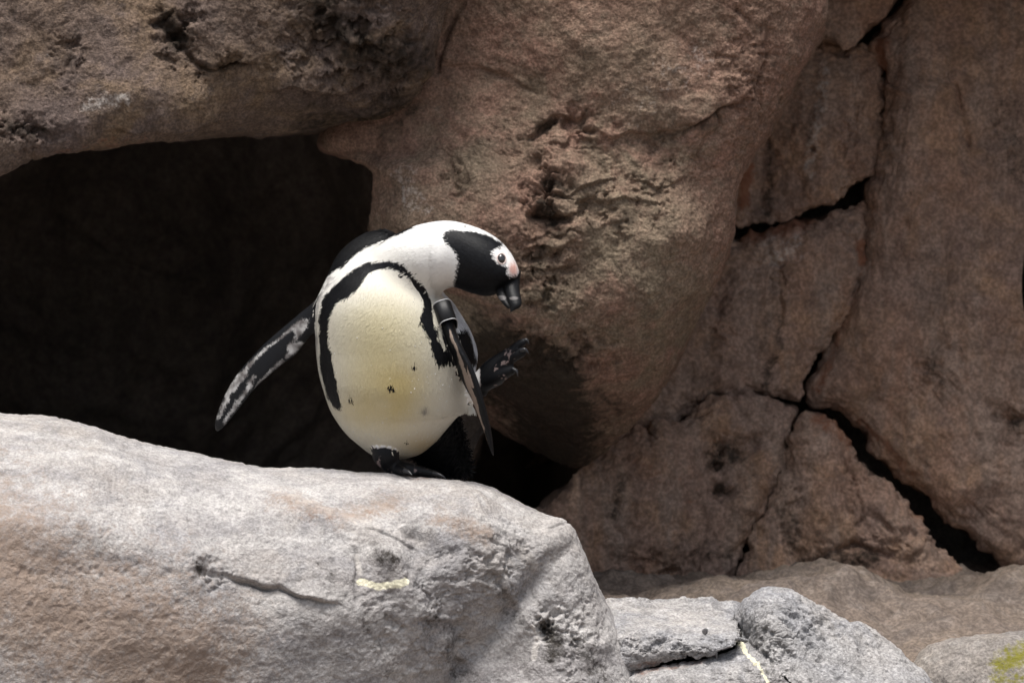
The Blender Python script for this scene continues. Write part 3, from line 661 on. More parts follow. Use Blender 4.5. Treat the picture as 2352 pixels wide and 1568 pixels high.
def tube(pts, n=14, k=24):
    """pts of (px, py, depth, radius in plan units)"""
    r = resample(pts, k)
    c = W(r[:, 0], r[:, 1], r[:, 2]); rad = np.maximum(r[:, 3], .6) * S
    # rounded ends
    tan = np.gradient(c, axis=0); tan /= np.linalg.norm(tan, axis=1)[:, None] + 1e-9
    c = np.concatenate([c[:1] - tan[:1] * rad[0] * .7, c[:1] - tan[:1] * rad[0] * .4, c, c[-1:] + tan[-1:] * rad[-1] * .5, c[-1:] + tan[-1:] * rad[-1] * .85])
    rad = np.concatenate([[rad[0] * .6, rad[0] * .9], rad, [rad[-1] * .85, rad[-1] * .45]])
    tan = np.gradient(c, axis=0); tan /= np.linalg.norm(tan, axis=1)[:, None] + 1e-9
    u = np.cross(tan, np.array([0.13, -1, 0.21])); u /= np.linalg.norm(u, axis=1)[:, None] + 1e-9
    v = np.cross(tan, u)
    ph = np.linspace(0, 2 * math.pi, n, endpoint=False)
    P = c[:, None] + rad[:, None, None] * (np.cos(ph)[None, :, None] * u[:, None] + np.sin(ph)[None, :, None] * v[:, None])
    m = len(c); base = m * n; F = []
    for i in range(m - 1):
        for j in range(n):
            j2 = (j + 1) % n; F.append((i * n + j, i * n + j2, (i + 1) * n + j2, (i + 1) * n + j))
    for j in range(n):
        j2 = (j + 1) % n
        F.append((base, j2, j)); F.append((base + 1, (m - 1) * n + j, (m - 1) * n + j2))
    return np.concatenate([P.reshape(-1, 3), c[:1], c[-1:]]), F

spines = {}
pieces = []          # (part id, V, F)
TORSO, NECK, FLIPL, FLIPR, FOOTS, FOOTR, TAIL = range(7)
sp = []
pieces.append((TORSO, *loft([
    (885, 1050, 935, 1052, .02, .02, .016, .02), (851, 1041, 971, 1038, .02, .02, .042, .045), (812, 1011, 1003, 1011, .015, .02, .0675, .07), (789, 988, 1026, 985, .01, .015, .080, .08),
    (769, 959, 1053, 955, .01, .01, .091, .088), (754, 930, 1080, 936, .005, .01, .0975, .094), (740, 887, 1084, 895, 0, .01, .1035, .096), (731, 849, 1092, 850, 0, .02, .111, .096),
    (726, 803, 1095, 806, .0, .03, .1165, .094), (724, 753, 1080, 760, .0, .03, .115, .09), (724, 715, 1058, 722, .005, .03, .1135, .086), (729, 685, 1040, 695, .01, .03, .110, .084),
    (742, 655, 1024, 678, .02, .03, .107, .08), (757, 620, 1006, 655, .03, .035, .098, .076), (774, 587, 990, 632, .04, .04, .076, .07), (804, 557, 968, 602, .05, .045, .048, .06),
    (845, 534, 942, 566, .055, .05, .024, .045), (885, 525, 915, 541, .06, .055, .01, .02)], 60, 70, sp)))
spines[TORSO] = sp[0]; sp = []
pieces.append((NECK, *loft([
    (800, 660, 985, 740, .0, .0, .035, .05), (810, 616, 1000, 706, .0, -.005, .052, .06), (845, 578, 1011, 682, -.002, -.012, .060, .062), (896, 545, 1018, 668, -.006, -.022, .062, .06),
    (952, 522, 1028, 661, -.005, -.03, .058, .056), (1000, 511, 1041, 658, -.01, -.035, .051, .052), (1040, 509, 1057, 663, -.02, -.04, .047, .048), (1080, 518, 1080, 672, -.03, -.045, .047, .047),
    (1118, 533, 1106, 678, -.035, -.048, .047, .046), (1150, 555, 1126, 679, -.04, -.05, .044, .043), (1173, 582, 1139, 674, -.044, -.053, .039, .038), (1186, 608, 1150, 665, -.048, -.056, .032, .032),
    (1191, 628, 1160, 657, -.052, -.058, .024, .025), (1190, 643, 1172, 652, -.055, -.058, .013, .014)], 52, 70, sp)))
spines[NECK] = sp[0]; sp = []
pieces.append((FLIPL, *loft([
    (748, 668, 752, 772, .0, .0, .012, .018), (730, 680, 728, 762, .012, .008, .010, .014), (697, 711, 705, 781, .022, .012, .008, .009), (653, 748, 682, 812, .03, .016, .0065, .007), (616, 780, 650, 836, .036, .02, .006, .006),
    (587, 809, 610, 870, .042, .026, .0055, .0055), (555, 844, 581, 898, .05, .034, .005, .005), (529, 881, 552, 936, .056, .042, .0045, .0045), (506, 927, 526, 968, .062, .05, .004, .004), (494, 966, 509, 986, .066, .058, .0035, .0035), (493, 984, 500, 992, .068, .064, .002, .002)], 28, 50, sp)))
spines[FLIPL] = sp[0]; sp = []
pieces.append((FLIPR, *loft([
    (1004, 700, 1032, 700, -.03, -.03, .02, .02), (1008, 724, 1042, 730, -.05, -.05, .022, .02), (1018, 762, 1048, 762, -.062, -.06, .024, .022), (1034, 802, 1062, 798, -.07, -.066, .026, .024), (1052, 838, 1078, 836, -.076, -.07, .026, .025),
    (1068, 879, 1093, 874, -.078, -.072, .025, .025), (1087, 921, 1110, 922, -.078, -.074, .022, .022), (1100, 958, 1121, 957, -.076, -.074, .018, .018), (1113, 994, 1129, 992, -.074, -.073, .013, .013), (1124, 1030, 1134, 1030, -.072, -.072, .008, .008), (1131, 1046, 1135, 1046, -.072, -.072, .003, .003)], 28, 50, sp)))
spines[FLIPR] = sp[0]; sp = []
pieces.append((TAIL, *loft([
    (940, 1000, 1046, 950, .05, .04, .03, .03), (944, 1030, 1054, 985, .055, .05, .024, .024), (956, 1056, 1060, 1012, .06, .06, .018, .018), (985, 1072, 1068, 1046, .062, .066, .010, .010), (1024, 1082, 1074, 1070, .064, .07, .005, .005), (1046, 1084, 1070, 1078, .066, .07, .003, .003)], 28, 36, sp)))
spines[TAIL] = sp[0]; sp = []
# standing leg and foot
for pts in ([(884, 1022, -.022, 34), (887, 1044, -.03, 32), (895, 1062, -.03, 25), (902, 1076, -.03, 18)],
            [(903, 1074, -.03, 17), (938, 1077, -.034, 13), (970, 1083, -.036, 11), (994, 1088, -.04, 9)],
            [(903, 1077, -.03, 14), (918, 1079, -.045, 10.5), (930, 1082, -.062, 8), (936, 1084, -.07, 6.5)],
            [(900, 1076, -.018, 13), (925, 1076, 0, 9.5), (950, 1080, .014, 8), (968, 1083, .02, 6)],
            [(905, 1082, -.028, 7), (932, 1085, -.04, 5), (952, 1088, -.044, 4)], [(905, 1082, -.012, 7), (930, 1084, -.012, 5), (952, 1087, -.012, 4)],
            [(899, 1076, -.018, 12), (890, 1080, -.002, 7), (884, 1081, .006, 4)]):
    pieces.append((FOOTS, *tube([(a, b, c, d * (1.15 if d < 18 else 1)) for a, b, c, d in pts])))
# raised leg and foot
for pts in ([(1060, 890, 0, 40), (1085, 888, -.016, 28), (1104, 882, -.028, 19), (1112, 876, -.032, 17)],
            [(1106, 872, -.032, 17), (1130, 842, -.036, 15), (1160, 818, -.04, 12), (1180, 802, -.044, 9), (1193, 791, -.046, 8.5), (1203, 785, -.047, 7)],
            [(1110, 876, -.034, 17), (1146, 848, -.046, 13), (1174, 824, -.056, 9.5), (1190, 813, -.06, 10), (1200, 810, -.06, 8)],
            [(1108, 880, -.032, 16), (1140, 866, -.046, 14), (1164, 854, -.054, 11), (1178, 850, -.058, 8)],
            [(1120, 864, -.034, 8), (1150, 838, -.042, 6), (1172, 818, -.048, 5)], [(1120, 872, -.036, 9), (1150, 856, -.046, 8), (1170, 842, -.054, 5)], [(1140, 852, -.046, 8), (1164, 848, -.053, 5)],
            [(1104, 884, -.03, 15), (1110, 896, -.034, 11), (1112, 904, -.036, 6)], [(1112, 886, -.034, 12), (1134, 880, -.042, 8), (1150, 876, -.046, 6)]):
    pieces.append((FOOTR, *tube([(a, b, c, d * 1.28) for a, b, c, d in pts])))

pieces.append((TORSO, *tube([(1050, 915, .0, 26), (1074, 934, -.012, 13), (1090, 943, -.02, 3)])))
pieces.append((FOOTR, *loft([(1106, 866, 1112, 880, -.032, -.034, .010, .010), (1132, 840, 1148, 850, -.037, -.046, .009, .009), (1156, 820, 1172, 828, -.041, -.055, .007, .007), (1170, 809, 1182, 820, -.044, -.057, .005, .005)], 16, 16)))
pieces.append((FOOTR, *loft([(1112, 876, 1110, 888, -.034, -.033, .010, .010), (1146, 850, 1142, 872, -.046, -.046, .009, .009), (1166, 833, 1164, 862, -.054, -.053, .007, .007), (1174, 828, 1172, 856, -.057, -.056, .005, .005)], 16, 16)))
allV, allF, pid, off = [], [], [], 0
for p, V, F in pieces:
    allV.append(V); allF += [tuple(i + off for i in f) for f in F]; pid += [p] * len(V); off += len(V)
raw = bpy.data.meshes.new('raw'); rawV = np.concatenate(allV)
raw.from_pydata(rawV.tolist(), [], allF); raw.update()
tmp = bpy.data.objects.new('raw', raw); C.objects.link(tmp)
md = tmp.modifiers.new('r', 'REMESH'); md.mode = 'VOXEL'; md.voxel_size = 0.0019; md.use_smooth_shade = True
md = tmp.modifiers.new('s', 'SMOOTH'); md.factor = 0.5; md.iterations = 9
bpy.context.view_layer.update()
dg = bpy.context.evaluated_depsgraph_get()
body = bpy.data.meshes.new_from_object(tmp.evaluated_get(dg)); body.name = 'body'
bpy.data.objects.remove(tmp); bpy.data.meshes.remove(raw)

# relax the joins between neck, shoulders and breast
nv = len(body.vertices)
ev = np.empty(len(body.edges) * 2, np.int32); body.edges.foreach_get('vertices', ev); ev = ev.reshape(-1, 2)
V = np.empty(nv * 3, np.float32); body.vertices.foreach_get('co', V); V = V.reshape(-1, 3).astype(float)
q = PX(V)
wgt = np.exp(-(((q[:, 0] - 880) / 120) ** 2 + ((q[:, 1] - 655) / 80) ** 2)) * 1.6
wgt = np.clip(wgt - .1, 0, 1)[:, None] * (q[:, 0:1] < 1000)
dgr = np.bincount(ev.ravel(), minlength=nv)[:, None]
for _ in range(380):
    acc = np.stack([np.bincount(ev[:, 0], V[ev[:, 1], k], nv) + np.bincount(ev[:, 1], V[ev[:, 0], k], nv) for k in range(3)], -1) / dgr
    V += (acc - V) * wgt * 0.6
body.vertices.foreach_set('co', V.astype(np.float32).ravel()); body.update()
N = np.empty(nv * 3, np.float32); body.vertex_normals.foreach_get('vector', N); N = N.reshape(-1, 3).astype(float)
kd = kdtree.KDTree(len(rawV))
for i, v in enumerate(rawV): kd.insert(v, i)
kd.balance()
part = np.array([pid[kd.find(v)[1]] for v in V.tolist()])
Q = PX(V)
nz = fbm(V, 60, 3, 0.6)                       # ragged feather edges, ~ -1..1
Qn = Q + np.stack([nz, fbm(V, 60, 3, 0.6, 31)], -1) * 1.8

band = [(763, 926), (748, 901), (740, 864), (734, 835), (733, 800), (736, 748), (736, 728), (741, 703), (749, 678), (769, 650), (794, 630), (814, 616), (839, 604), (869, 598), (899, 594), (924, 596), (939, 605), (951, 620), (964, 638), (974, 658), (984, 678), (994, 700), (996, 718), (996, 743), (1003, 763), (1018, 790), (1036, 810), (1054, 830),
        (1042, 836), (1029, 829), (1009, 834), (999, 818), (994, 798), (984, 773), (971, 750), (964, 735), (969, 715), (974, 698), (966, 678), (951, 658), (944, 640), (936, 628), (924, 619), (909, 614), (889, 614), (864, 620), (846, 628), (834, 648), (816, 665), (791, 683), (774, 700), (764, 720), (759, 748), (759, 778), (761, 810), (769, 848), (770, 864), (775, 887), (779, 922), (777, 934)]
backp = [(700, 700), (751, 640), (757, 630), (779, 618), (799, 603), (819, 585), (849, 566), (879, 555), (894, 548), (916, 538), (939, 530), (963, 521), (963, 440), (700, 440)]
mask = [(1046, 529), (1029, 535), (1026, 550), (1031, 560), (1044, 573), (1054, 588), (1056, 603), (1054, 620), (1050, 640), (1046, 653), (1043, 664), (1060, 700), (1200, 700), (1215, 640), (1196, 632), (1182, 638), (1171, 637), (1166, 629), (1172, 618), (1159, 613), (1149, 609), (1139, 597), (1136, 583), (1144, 576), (1154, 573), (1161, 565), (1144, 555), (1124, 543), (1104, 536), (1079, 532), (1061, 531)]
flank = [(1012, 670), (1046, 676), (1090, 740), (1112, 800), (1120, 850), (1095, 872), (1086, 860), (1066, 806), (1050, 765), (1040, 720), (1024, 690)]
flankblk = [(1036, 742), (1052, 758), (1068, 750), (1078, 764), (1087, 798), (1097, 826), (1088, 836), (1074, 828), (1050, 785)]
blk = np.full(nv, -30.0)
front = N[:, 1] < 0.3
isT, isN = part == TORSO, part == NECK
TN = isT | isN
b1 = sdf(Qn, band); b1[~front] = -30
b2 = sdf(Qn, backp); b2[isN & (Q[:, 0] > 975)] = -30
back = (N[:, 1] - 0.42) * 60
back[isN] = np.minimum(back[isN], (930 - Q[isN, 0]) * 0.5)
blk[TN] = np.maximum.reduce([b1, b2, back])[TN]
m1 = sdf(Qn, mask); blk[isN] = np.maximum(blk[isN], m1[isN])
for cx, cy, r in ((952, 835, 4.5), (899, 881, 7), (804, 911, 5), (920, 634, 5.5), (937, 1011, 4), (1075, 522.5, 2.2), (905, 884, 4), (1077, 927, 3.5)):
    g = r * 1.15 - np.hypot(Q[:, 0] - cx, (Q[:, 1] - cy) * 1.3); g[N[:, 1] > 0] = -30
    blk[TN] = np.maximum(blk, g)[TN]
# base colours under the black pattern
col = np.tile(np.array([0.80, 0.795, 0.78]), (nv, 1))
def tint(w, c):
    global col
    col = col * (1 - w[:, None]) + np.array(c) * w[:, None]
gz = lambda cx, cy, rx, ry: np.exp(-(((Q[:, 0] - cx) / rx) ** 2 + ((Q[:, 1] - cy) / ry) ** 2))
belly = sm(640, 740, Q[:, 1]) * TN * (Q[:, 0] < 1100) * (N[:, 1] < .3)
tint(belly * 0.75, (0.55, 0.53, 0.45))
tint(np.clip(gz(880, 800, 112, 175) * 1.0, 0, 1) * TN * (1 - sm(0, 12, blk)), (0.57, 0.505, 0.31))
tint(np.clip(gz(905, 900, 95, 75) * .8 + gz(850, 935, 75, 40) * .5 + gz(930, 870, 50, 40) * .4, 0, 1) * (0.75 + 0.35 * fbm(V, 14, 3)).clip(0, 1) * TN, (0.55, 0.44, 0.19))
tint(np.clip(gz(985, 1020, 60, 30) * .8, 0, 1) * TN, (0.50, 0.40, 0.23))
tint(np.clip(gz(977, 934, 8, 8), 0, 1) * TN, (0.25, 0.23, 0.2))
# greyish worn strip between band and back
fl = sm(0, 10, -sdf(Q, band)) * isT * (Q[:, 0] < 790) * (Q[:, 1] > 630) * (Q[:, 0] < 745 + (700 - Q[:, 1]).clip(0, 60))
tint(fl * (0.45 + 0.9 * fbm(V, 90, 3, .6)).clip(0, .85), (0.25, 0.235, 0.225))
# slate flank behind the right flipper
fk = sm(-2, 4, sdf(Qn, flank)) * (isT | isN) * (N[:, 1] < .9)
tint(fk, (0.60, 0.62, 0.65)); tint(fk * sm(0, 5, fbm(V, 190, 2) * 10), (0.80, 0.82, 0.84))
blk = np.where(fk > .5, np.maximum(sdf(Qn, flankblk), -20), blk)
# pink skin at the eye
ep = gz(1181, 622, 8, 13) * 1.3 * isN
tint(np.clip(ep, 0, .9), (0.62, 0.36, 0.30))
er = np.hypot((Q[:, 0] - 1152.5), (Q[:, 1] - 595) * .85)
tint(sm(17, 11, er) * isN * .4 * (N[:, 1] < 0), (0.70, 0.62, 0.58))
# flippers: black, with pale patches on the underside of the spread one
fL, fR = part == FLIPL, part == FLIPR
pal = np.full(nv, -30.0)
for pg in ([(712, 732), (700, 728), (676, 744), (640, 776), (600, 806), (570, 836), (545, 862), (520, 900), (502, 945), (497, 965), (508, 955), (528, 912), (548, 884), (566, 866), (572, 846), (592, 822), (622, 794), (655, 770), (680, 754), (676, 778), (664, 790), (676, 786), (696, 764)],
           [(660, 792), (690, 782), (702, 784), (680, 808), (655, 826), (660, 806)], [(580, 862), (586, 868), (576, 892), (552, 925), (528, 958), (514, 976), (516, 964), (536, 930), (556, 904)],
           [(655, 826), (610, 866), (585, 890), (590, 880), (620, 850), (650, 822)]):
    pal = np.maximum(pal, sdf(Qn + np.stack([nz, -nz], -1) * 5, pg))
blk[fL] = np.where(N[fL, 1] < 0.2, -pal[fL] * .3, 30)
tint(fL * (.8 + .4 * fbm(V, 80, 3)).clip(.4, 1), (0.10, 0.09, 0.087))
prf = np.full(nv, -30.0)
for pg in ([(1030, 752), (1040, 770), (1062, 830), (1080, 880), (1096, 925), (1112, 985), (1122, 1020), (1118, 1018), (1104, 975), (1090, 930), (1074, 892), (1060, 850), (1045, 800), (1034, 775)],
           [(1072, 838), (1082, 866), (1090, 890), (1084, 890), (1074, 862)], [(1084, 908), (1100, 960), (1118, 1010), (1113, 1008), (1096, 962)]):
    prf = np.maximum(prf, sdf(Qn, pg))
blk[fR] = np.where(N[fR, 1] < 0.4, -prf[fR], 30)
tint(fR * .95, (0.24, 0.18, 0.14))
# feet: dark skin with pinkish mottling
ft = (part == FOOTS) | (part == FOOTR)
mot = fbm(V, 190, 3, .6) * 6 - 5.4
for cx, cy, rx, ry, a in ((1168, 812, 10, 12, 8), (1156, 832, 14, 8, 7), (1140, 845, 12, 6, 5), (1160, 876, 10, 12, 7), (1103, 880, 7, 6, 6), (1140, 884, 8, 5, 4), (872, 1066, 8, 14, 8), (896, 1078, 10, 7, 4), (958, 1080, 22, 5, 5)):
    mot = mot + a * gz(cx, cy, rx, ry)
fb = np.where(part == FOOTR, sm(1098, 1106, Q[:, 0]), sm(1024, 1032, Q[:, 1] + nz * 4 - (Q[:, 0] - 880) * .1))
blk[ft] = np.where(fb[ft] > .5, -mot[ft], -20)
skin = ft * fb
tint(skin * .95, (0.17, 0.12, 0.11))
blk[part == TAIL] = 25
under = isT & (N[:, 1] > -0.1) & (Q[:, 1] > 960); blk[under] = 20
gl = np.where(ft & (fb > .5), 1.0, 0.0)

fattr(body, 'blk', blk); cattr(body, 'col', col); fattr(body, 'skin', gl)

t = NT('plumage_skin')
k = t.ramp(t.math('ADD', t.attr('blk'), t.math('MULTIPLY', t.math('SUBTRACT', t.noise(420, 3, .6), .5), 5.0)), -0.8, 0.8)
c = t.mix(k, t.attr('col', 'Color'), (0.0045, 0.0048, 0.006))
t.put(t.b.inputs['Base Color'], c)
t.put(t.b.inputs['Roughness'], t.math('MULTIPLY_ADD', k, -0.22, 0.72))
t.b.inputs['Specular IOR Level'].default_value = 0.22
n1 = t.bump(t.noise(330, 4, .65), .3, 0.001)
t.l.new(n1, t.b.inputs['Normal'])
M_BODY = t.m
bo = link('body', body, M_BODY, peng); bo.matrix_parent_inverse = peng.matrix_world.inverted()
def kid(name, me, mat, parent=None):
    o = link(name, me, mat)
    o.parent = parent or peng
    w = Vector(ROOT.tolist())
    o.location = -w if parent is None else (0, 0, 0)
    return o
bo.matrix_parent_inverse.identity(); bo.location = -Vector(ROOT.tolist())

# ---- feathers: small overlapping blades lying along the plumage
fc = np.empty(len(body.polygons) * 4, np.int32)
me_ = body
ls = np.empty(len(me_.polygons), np.int32); lt = np.empty(len(me_.polygons), np.int32)
me_.polygons.foreach_get('loop_start', ls); me_.polygons.foreach_get('loop_total', lt)
lv = np.empty(len(me_.loops), np.int32); me_.loops.foreach_get('vertex_index', lv)
ar = np.empty(len(me_.polygons), np.float32); me_.polygons.foreach_get('area', ar)
a0 = lv[ls]; a1 = lv[ls + 1]; a2 = lv[ls + 2]
wt = ar.astype(float).copy()
fp = part[a0]
wt[(fp == FOOTS) | (fp == FOOTR) | (fp == FLIPR)] = 0
wt[fp == FLIPL] *= 0.0
wt[fp == NECK] *= 1.5
wt[N[a0, 1] > 0.75] *= 0.6
NF = 120000
pick = RNG.choice(len(wt), NF, p=wt / wt.sum())
r1, r2 = RNG.random(NF), RNG.random(NF); sw = r1 + r2 > 1; r1[sw] = 1 - r1[sw]; r2[sw] = 1 - r2[sw]
i0, i1, i2 = a0[pick], a1[pick], a2[pick]
pos = V[i0] + r1[:, None] * (V[i1] - V[i0]) + r2[:, None] * (V[i2] - V[i0])
nor = N[i0]; prt = part[i0]
# direction along the plumage: from bill to tail
flow = np.zeros((NF, 3))
chain = np.concatenate([spines[NECK][::-1], spines[TORSO][:48][::-1]])
ctan = np.gradient(chain, axis=0)
for s0 in range(0, NF, 4000):
    q = pos[s0:s0 + 4000]
    j = np.argmin(((q[:, None] - chain[None]) ** 2).sum(-1), 1)
    flow[s0:s0 + 4000] = ctan[j]
for _ in range(1):
    flow /= np.linalg.norm(flow, axis=1)[:, None]
tl = prt == TAIL
flow[tl] = (W(1062, 1075, .068) - W(990, 985, .05))
tors = prt == TORSO
flow[tors] = flow[tors] * 0.5 + np.array([0, 0, -1.0]) * 0.6
flow += RNG.normal(size=(NF, 3)) * 0.06
flow -= nor * (flow * nor).sum(1)[:, None]; flow /= np.linalg.norm(flow, axis=1)[:, None] + 1e-9
side = np.cross(flow, nor)
hd = sm(1010, 1060, Q[i0, 0]) * (prt == NECK)
ln = (0.0085 - 0.0035 * hd) * (0.75 + 0.5 * RNG.random(NF)); ln[tl] *= 2.4
wd = (0.0016 - 0.0005 * hd) * (0.8 + 0.4 * RNG.random(NF))
lift = 0.0004 + 0.0001 * RNG.random(NF); lift[tl] += .001
curv = 0.0
root = pos - nor * 0.0002; tip = pos + flow * ln[:, None] + nor * (lift - ln ** 2 * 2.0)[:, None]
FV = np.stack([root - side * wd[:, None] * .5, root + side * wd[:, None] * .5, tip + side * wd[:, None] * .3, tip - side * wd[:, None] * .3], 1)
fblk = blk[i0] + RNG.normal(size=NF) * 1.1
fk_ = sm(-1, 1, fblk)
fcol = col[i0] * (0.95 + 0.07 * RNG.random(NF))[:, None]
dark = np.array([0.004, 0.0043, 0.0052]) * (0.6 + 0.9 * RNG.random(NF) ** 2)[:, None]
dark[prt == NECK] *= 2.0
fcol = fcol * (1 - fk_[:, None]) + dark * fk_[:, None]
fe = mesh_from('plumage', FV.reshape(-1, 3), np.arange(NF * 4).reshape(-1, 4))
cattr(fe, 'col', np.repeat(fcol, 4, 0))
fn = nor + side * RNG.normal(size=(NF, 1)) * .04 + flow * (0.03 + RNG.normal(size=(NF, 1)) * .03)
fn /= np.linalg.norm(fn, axis=1)[:, None]
fe.normals_split_custom_set_from_vertices(np.repeat(fn, 4, 0).tolist())
t = NT('feather')
t.put(t.b.inputs['Base Color'], t.attr('col', 'Color'))
t.b.inputs['Roughness'].default_value = 0.55
t.b.inputs['Specular IOR Level'].default_value = 0.16
o = kid('plumage', fe, t.m); o['kind'] = 'stuff'

# ---- head pieces
def simple(name, rgb, rough, spec=.5, coat=0.0, noise=0.0, scale=200, bump=0.0):
    t = NT(name)
    if noise:
        f = t.noise(scale, 4, .6)
        t.put(t.b.inputs['Base Color'], t.mix(t.ramp(f, .35, .65), tuple(x * (1 - noise) for x in rgb), tuple(min(1, x * (1 + noise)) for x in rgb)))
    else: t.put(t.b.inputs['Base Color'], rgb)
    t.b.inputs['Roughness'].default_value = rough; t.b.inputs['Specular IOR Level'].default_value = spec; t.b.inputs['Coat Weight'].default_value = coat
    if bump: t.l.new(t.bump(t.noise(scale * 1.5, 4, .6), bump, .001), t.b.inputs['Normal'])
    return t.m

def smesh(name, V, F, sub=1):
    me = bpy.data.meshes.new(name); me.from_pydata(np.asarray(V).tolist(), [], F); me.update()
    me.polygons.foreach_set('use_smooth', np.ones(len(me.polygons), bool))
    return me

t = NT('horn_bill')
tipb = t.attr('tip')
cc = t.mix(t.ramp(t.math('ADD', tipb, t.math('MULTIPLY', t.math('SUBTRACT', t.noise(120, 4, .6), .5), .5)), .40, .66), (0.006, 0.0062, 0.007), (0.12, 0.112, 0.11))
t.put(t.b.inputs['Base Color'], cc); t.b.inputs['Roughness'].default_value = .48; t.b.inputs['Specular IOR Level'].default_value = .2
t.l.new(t.bump(t.noise(160, 5, .65), .5, .0015), t.b.inputs['Normal'])
M_BILL = t.m
def mandible(name, rows, tipbands):
    V, F = loft(rows, 28, 40)
    me = smesh(name, V, F); q = PX(V)
    tb = np.zeros(len(V))
    for cx, cy, rx, ry in tipbands: tb = np.maximum(tb, np.exp(-(((q[:, 0] - cx) / rx) ** 2 + ((q[:, 1] - cy) / ry) ** 2)))
    fattr(me, 'tip', tb)
    return kid(name, me, M_BILL)
mandible('upper_bill', [(1152, 624, 1196, 622, -.044, -.050, .022, .020), (1150, 642, 1195, 642, -.058, -.056, .019, .018), (1155, 660, 1193, 658, -.071, -.067, .015, .014), (1161, 676, 1194, 672, -.081, -.077, .012, .011),
                        (1166, 690, 1197, 686, -.088, -.085, .011, .009), (1170, 702, 1198, 697, -.093, -.090, .010, .008), (1172, 711, 1194, 706, -.096, -.093, .007, .006), (1172, 717, 1182, 712, -.098, -.096, .003, .003)], [(1181, 685, 14, 5)])
mandible('lower_bill', [(1134, 644, 1168, 644, -.050, -.054, .016, .012), (1136, 660, 1164, 660, -.064, -.062, .013, .011), (1141, 677, 1165, 675, -.075, -.072, .010, .009), (1149, 690, 1168, 687, -.083, -.081, .008, .007),
                        (1158, 701, 1172, 698, -.089, -.088, .006, .005), (1167, 709, 1176, 706, -.093, -.092, .003, .003)], [(1152, 684, 13, 7)])

def ball(name, cpos, rad, axis, mat, parent=None, rings=16, seg=28, squash=.6):
    ax = Vector(axis).normalized(); q = ax.to_track_quat('Z', 'Y')
    V, F = [], []
    for i in range(rings + 1):
        a = math.pi * i / rings
        for j in range(seg):
            b = 2 * math.pi * j / seg
            p = q @ Vector((rad[0] * math.sin(a) * math.cos(b), rad[1] * math.sin(a) * math.sin(b), rad[2] * math.cos(a)))
            V.append(tuple(np.array(cpos) + np.array(p)))
    for i in range(rings):
        for j in range(seg):
            j2 = (j + 1) % seg; F.append((i * seg + j, (i + 1) * seg + j, (i + 1) * seg + j2, i * seg + j2))
    return kid(name, smesh(name, V, F), mat, parent)
# eye sits on the near side of the head: find the skin there
ehit = np.argmin(np.hypot(Q[:, 0] - 1152.5, Q[:, 1] - 595) + 1000 * (N[:, 1] > 0) + 1000 * ~isN)
ep_, en_ = V[ehit], N[ehit]
en_ = en_ * .8 + np.array([0.05, -.5, 0]); en_ /= np.linalg.norm(en_)
def ring(name, cpos, axis, r0, r1, h, mat, parent=None, asp=1.2):
    q = Vector(axis).normalized().to_track_quat('Y', 'Z')
    V, F = [], []; n, m = 36, 10
    for i in range(n):
        a = 2 * math.pi * i / n
        for j in range(m):
            b = 2 * math.pi * j / m
            r = r0 + r1 * math.cos(b)
            p = q @ Vector((r * math.cos(a), h * math.sin(b), r * asp * math.sin(a)))
            V.append(tuple(np.array(cpos) + np.array(p)))
    for i in range(n):
        for j in range(m):
            i2, j2 = (i + 1) % n, (j + 1) % m; F.append((i * m + j, i2 * m + j, i2 * m + j2, i * m + j2))
    return kid(name, smesh(name, V, F), mat, parent)
eye = ball('eye', ep_ - en_ * .0006, (.0060, .0074, .0042), en_, simple('eye_dark', (0.012, 0.010, 0.009), .06, .6, 1.0))
ring('eyelid', ep_ + en_ * .0003, en_, .0066, .0009, .0018, simple('eyelid_skin', (0.66, 0.54, 0.50), .5, noise=.2))

M_CLAW = simple('claw_horn', (0.02, 0.02, 0.022), .3)
def claw(pts):
    V, F = tube(pts, 10, 14); return kid('claw', smesh('claw', V, F), M_CLAW)
claw([(990, 1086, -.04, 6.5), (1004, 1088, -.046, 5), (1016, 1093, -.05, 3), (1024, 1099, -.052, 1)])
claw([(930, 1080, -.07, 5.5), (938, 1083, -.078, 4), (946, 1090, -.084, 1.2)])
claw([(966, 1081, .02, 5.5), (978, 1083, .024, 4), (990, 1090, .026, 1)])
claw([(1200, 783, -.046, 6), (1209, 781, -.049, 4.4), (1215, 789, -.051, 1)])
claw([(1196, 804, -.066, 5.5), (1206, 803, -.068, 4.4), (1214, 811, -.07, 1)])
claw([(1178, 847, -.062, 5.5), (1186, 852, -.066, 4), (1189, 863, -.068, 1)])

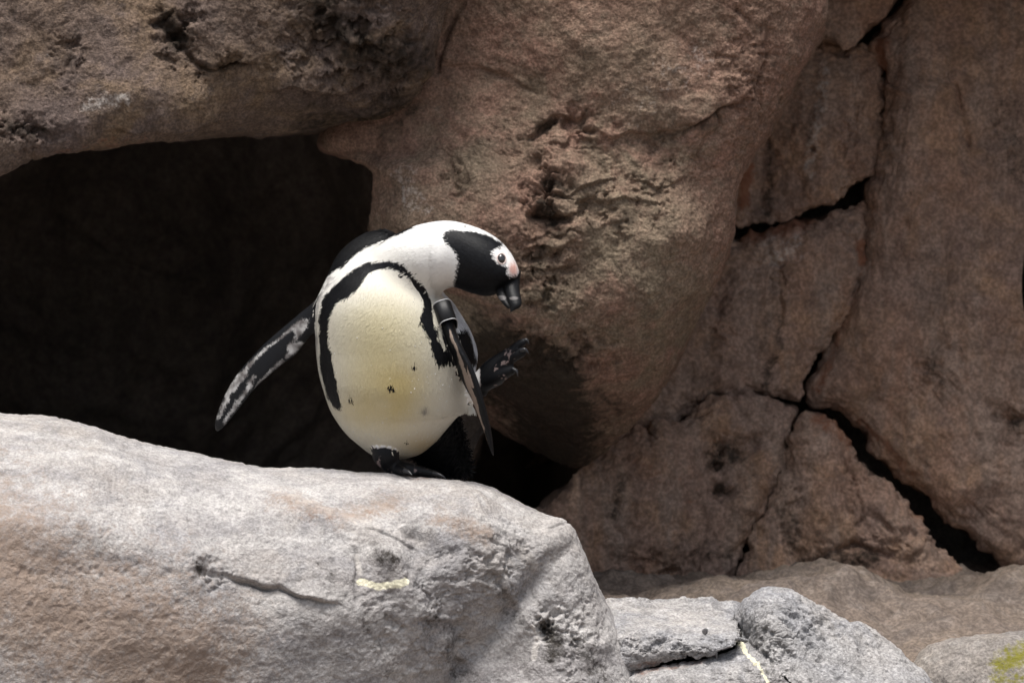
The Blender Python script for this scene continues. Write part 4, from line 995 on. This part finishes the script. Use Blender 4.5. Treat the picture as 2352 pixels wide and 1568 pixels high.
# identification band round the flipper
def flipper_band():
    ax0, ax1 = W(1015, 706, -.046), W(1030, 750, -.06)
    ax = ax1 - ax0; h = np.linalg.norm(ax); ax /= h
    u = np.array([1.0, 0, 0]) - ax * ax[0]; u /= np.linalg.norm(u); v = np.cross(ax, u)
    n = 40; V, F = [], []
    prof = [(0, 1.0), (0.04, 1.06), (.5, 1.06), (.96, 1.06), (1, 1.0), (.96, .94), (.5, .94), (.04, .94)]
    for i in range(n):
        a = 2 * math.pi * i / n
        ca, sa = math.cos(a), math.sin(a)
        sq = (abs(ca) ** 3 + abs(sa) ** 3) ** (-1 / 3)
        for hh, rr in prof:
            V.append(ax0 + ax * h * hh + u * ca * sq * .0135 * rr + v * sa * sq * .026 * rr)
    m = len(prof)
    for i in range(n):
        for j in range(m):
            i2, j2 = (i + 1) % n, (j + 1) % m; F.append((i * m + j, i * m + j2, i2 * m + j2, i2 * m + j))
    b = kid('flipper_band', smesh('flipper_band', V, F), simple('band_plastic', (0.008, 0.008, 0.009), .48, .3)); b['label'] = 'glossy black identification band round the flipper'
    for e in (0, 1):                              # worn bright rims
        V, F = [], []; mm = 6
        for i in range(n):
            a = 2 * math.pi * i / n; ca, sa = math.cos(a), math.sin(a); sq = (abs(ca) ** 3 + abs(sa) ** 3) ** (-1 / 3)
            c0 = ax0 + ax * h * e + u * ca * sq * .0141 + v * sa * sq * .0271
            rd = u * ca + v * sa; rd /= np.linalg.norm(rd)
            for j in range(mm):
                bb = 2 * math.pi * j / mm
                V.append(c0 + (rd * math.cos(bb) + ax * math.sin(bb)) * .0007)
        for i in range(n):
            for j in range(mm):
                i2, j2 = (i + 1) % n, (j + 1) % mm; F.append((i * mm + j, i * mm + j2, i2 * mm + j2, i2 * mm + j))
        r = kid('rim', smesh('rim', V, F), M_RIM, b)
M_RIM = simple('worn_rim', (0.55, 0.56, 0.57), .25)
flipper_band()

# water droplets on the belly
cand = np.where(isT & (N[:, 1] < -.35) & (blk < -3))[0]
pr = 0.25 + sm(930, 1000, Q[cand, 0]) * 1.2 + sm(940, 1020, Q[cand, 1])
sel = RNG.choice(cand, 170, replace=False, p=pr / pr.sum())
DV, DF = [], []; o_ = 0
for i in sel:
    r = 0.0004 + 0.0004 * RNG.random() ** 2
    n0 = N[i]; u = np.cross(n0, [0, 0, 1.0]); u /= np.linalg.norm(u); v = np.cross(n0, u); c0 = V[i] + n0 * .0008
    pts = [c0 + n0 * r]
    for lat in (.55, 1.1, 1.6):
        for j in range(6):
            a = j * math.pi / 3; pts.append(c0 + n0 * r * math.cos(lat) + (u * math.cos(a) + v * math.sin(a)) * r * math.sin(lat))
    DV += pts
    for j in range(6):
        j2 = (j + 1) % 6; DF.append((o_, o_ + 1 + j, o_ + 1 + j2))
        for q in (0, 1): DF.append((o_ + 1 + 6 * q + j, o_ + 7 + 6 * q + j, o_ + 7 + 6 * q + j2, o_ + 1 + 6 * q + j2))
    o_ += 19
dm_ = simple('water_bead', (0.75, 0.77, 0.8), .05, 1.0, 1.0)
o = kid('water_droplets', smesh('water_droplets', DV, DF), dm_); o['kind'] = 'stuff'
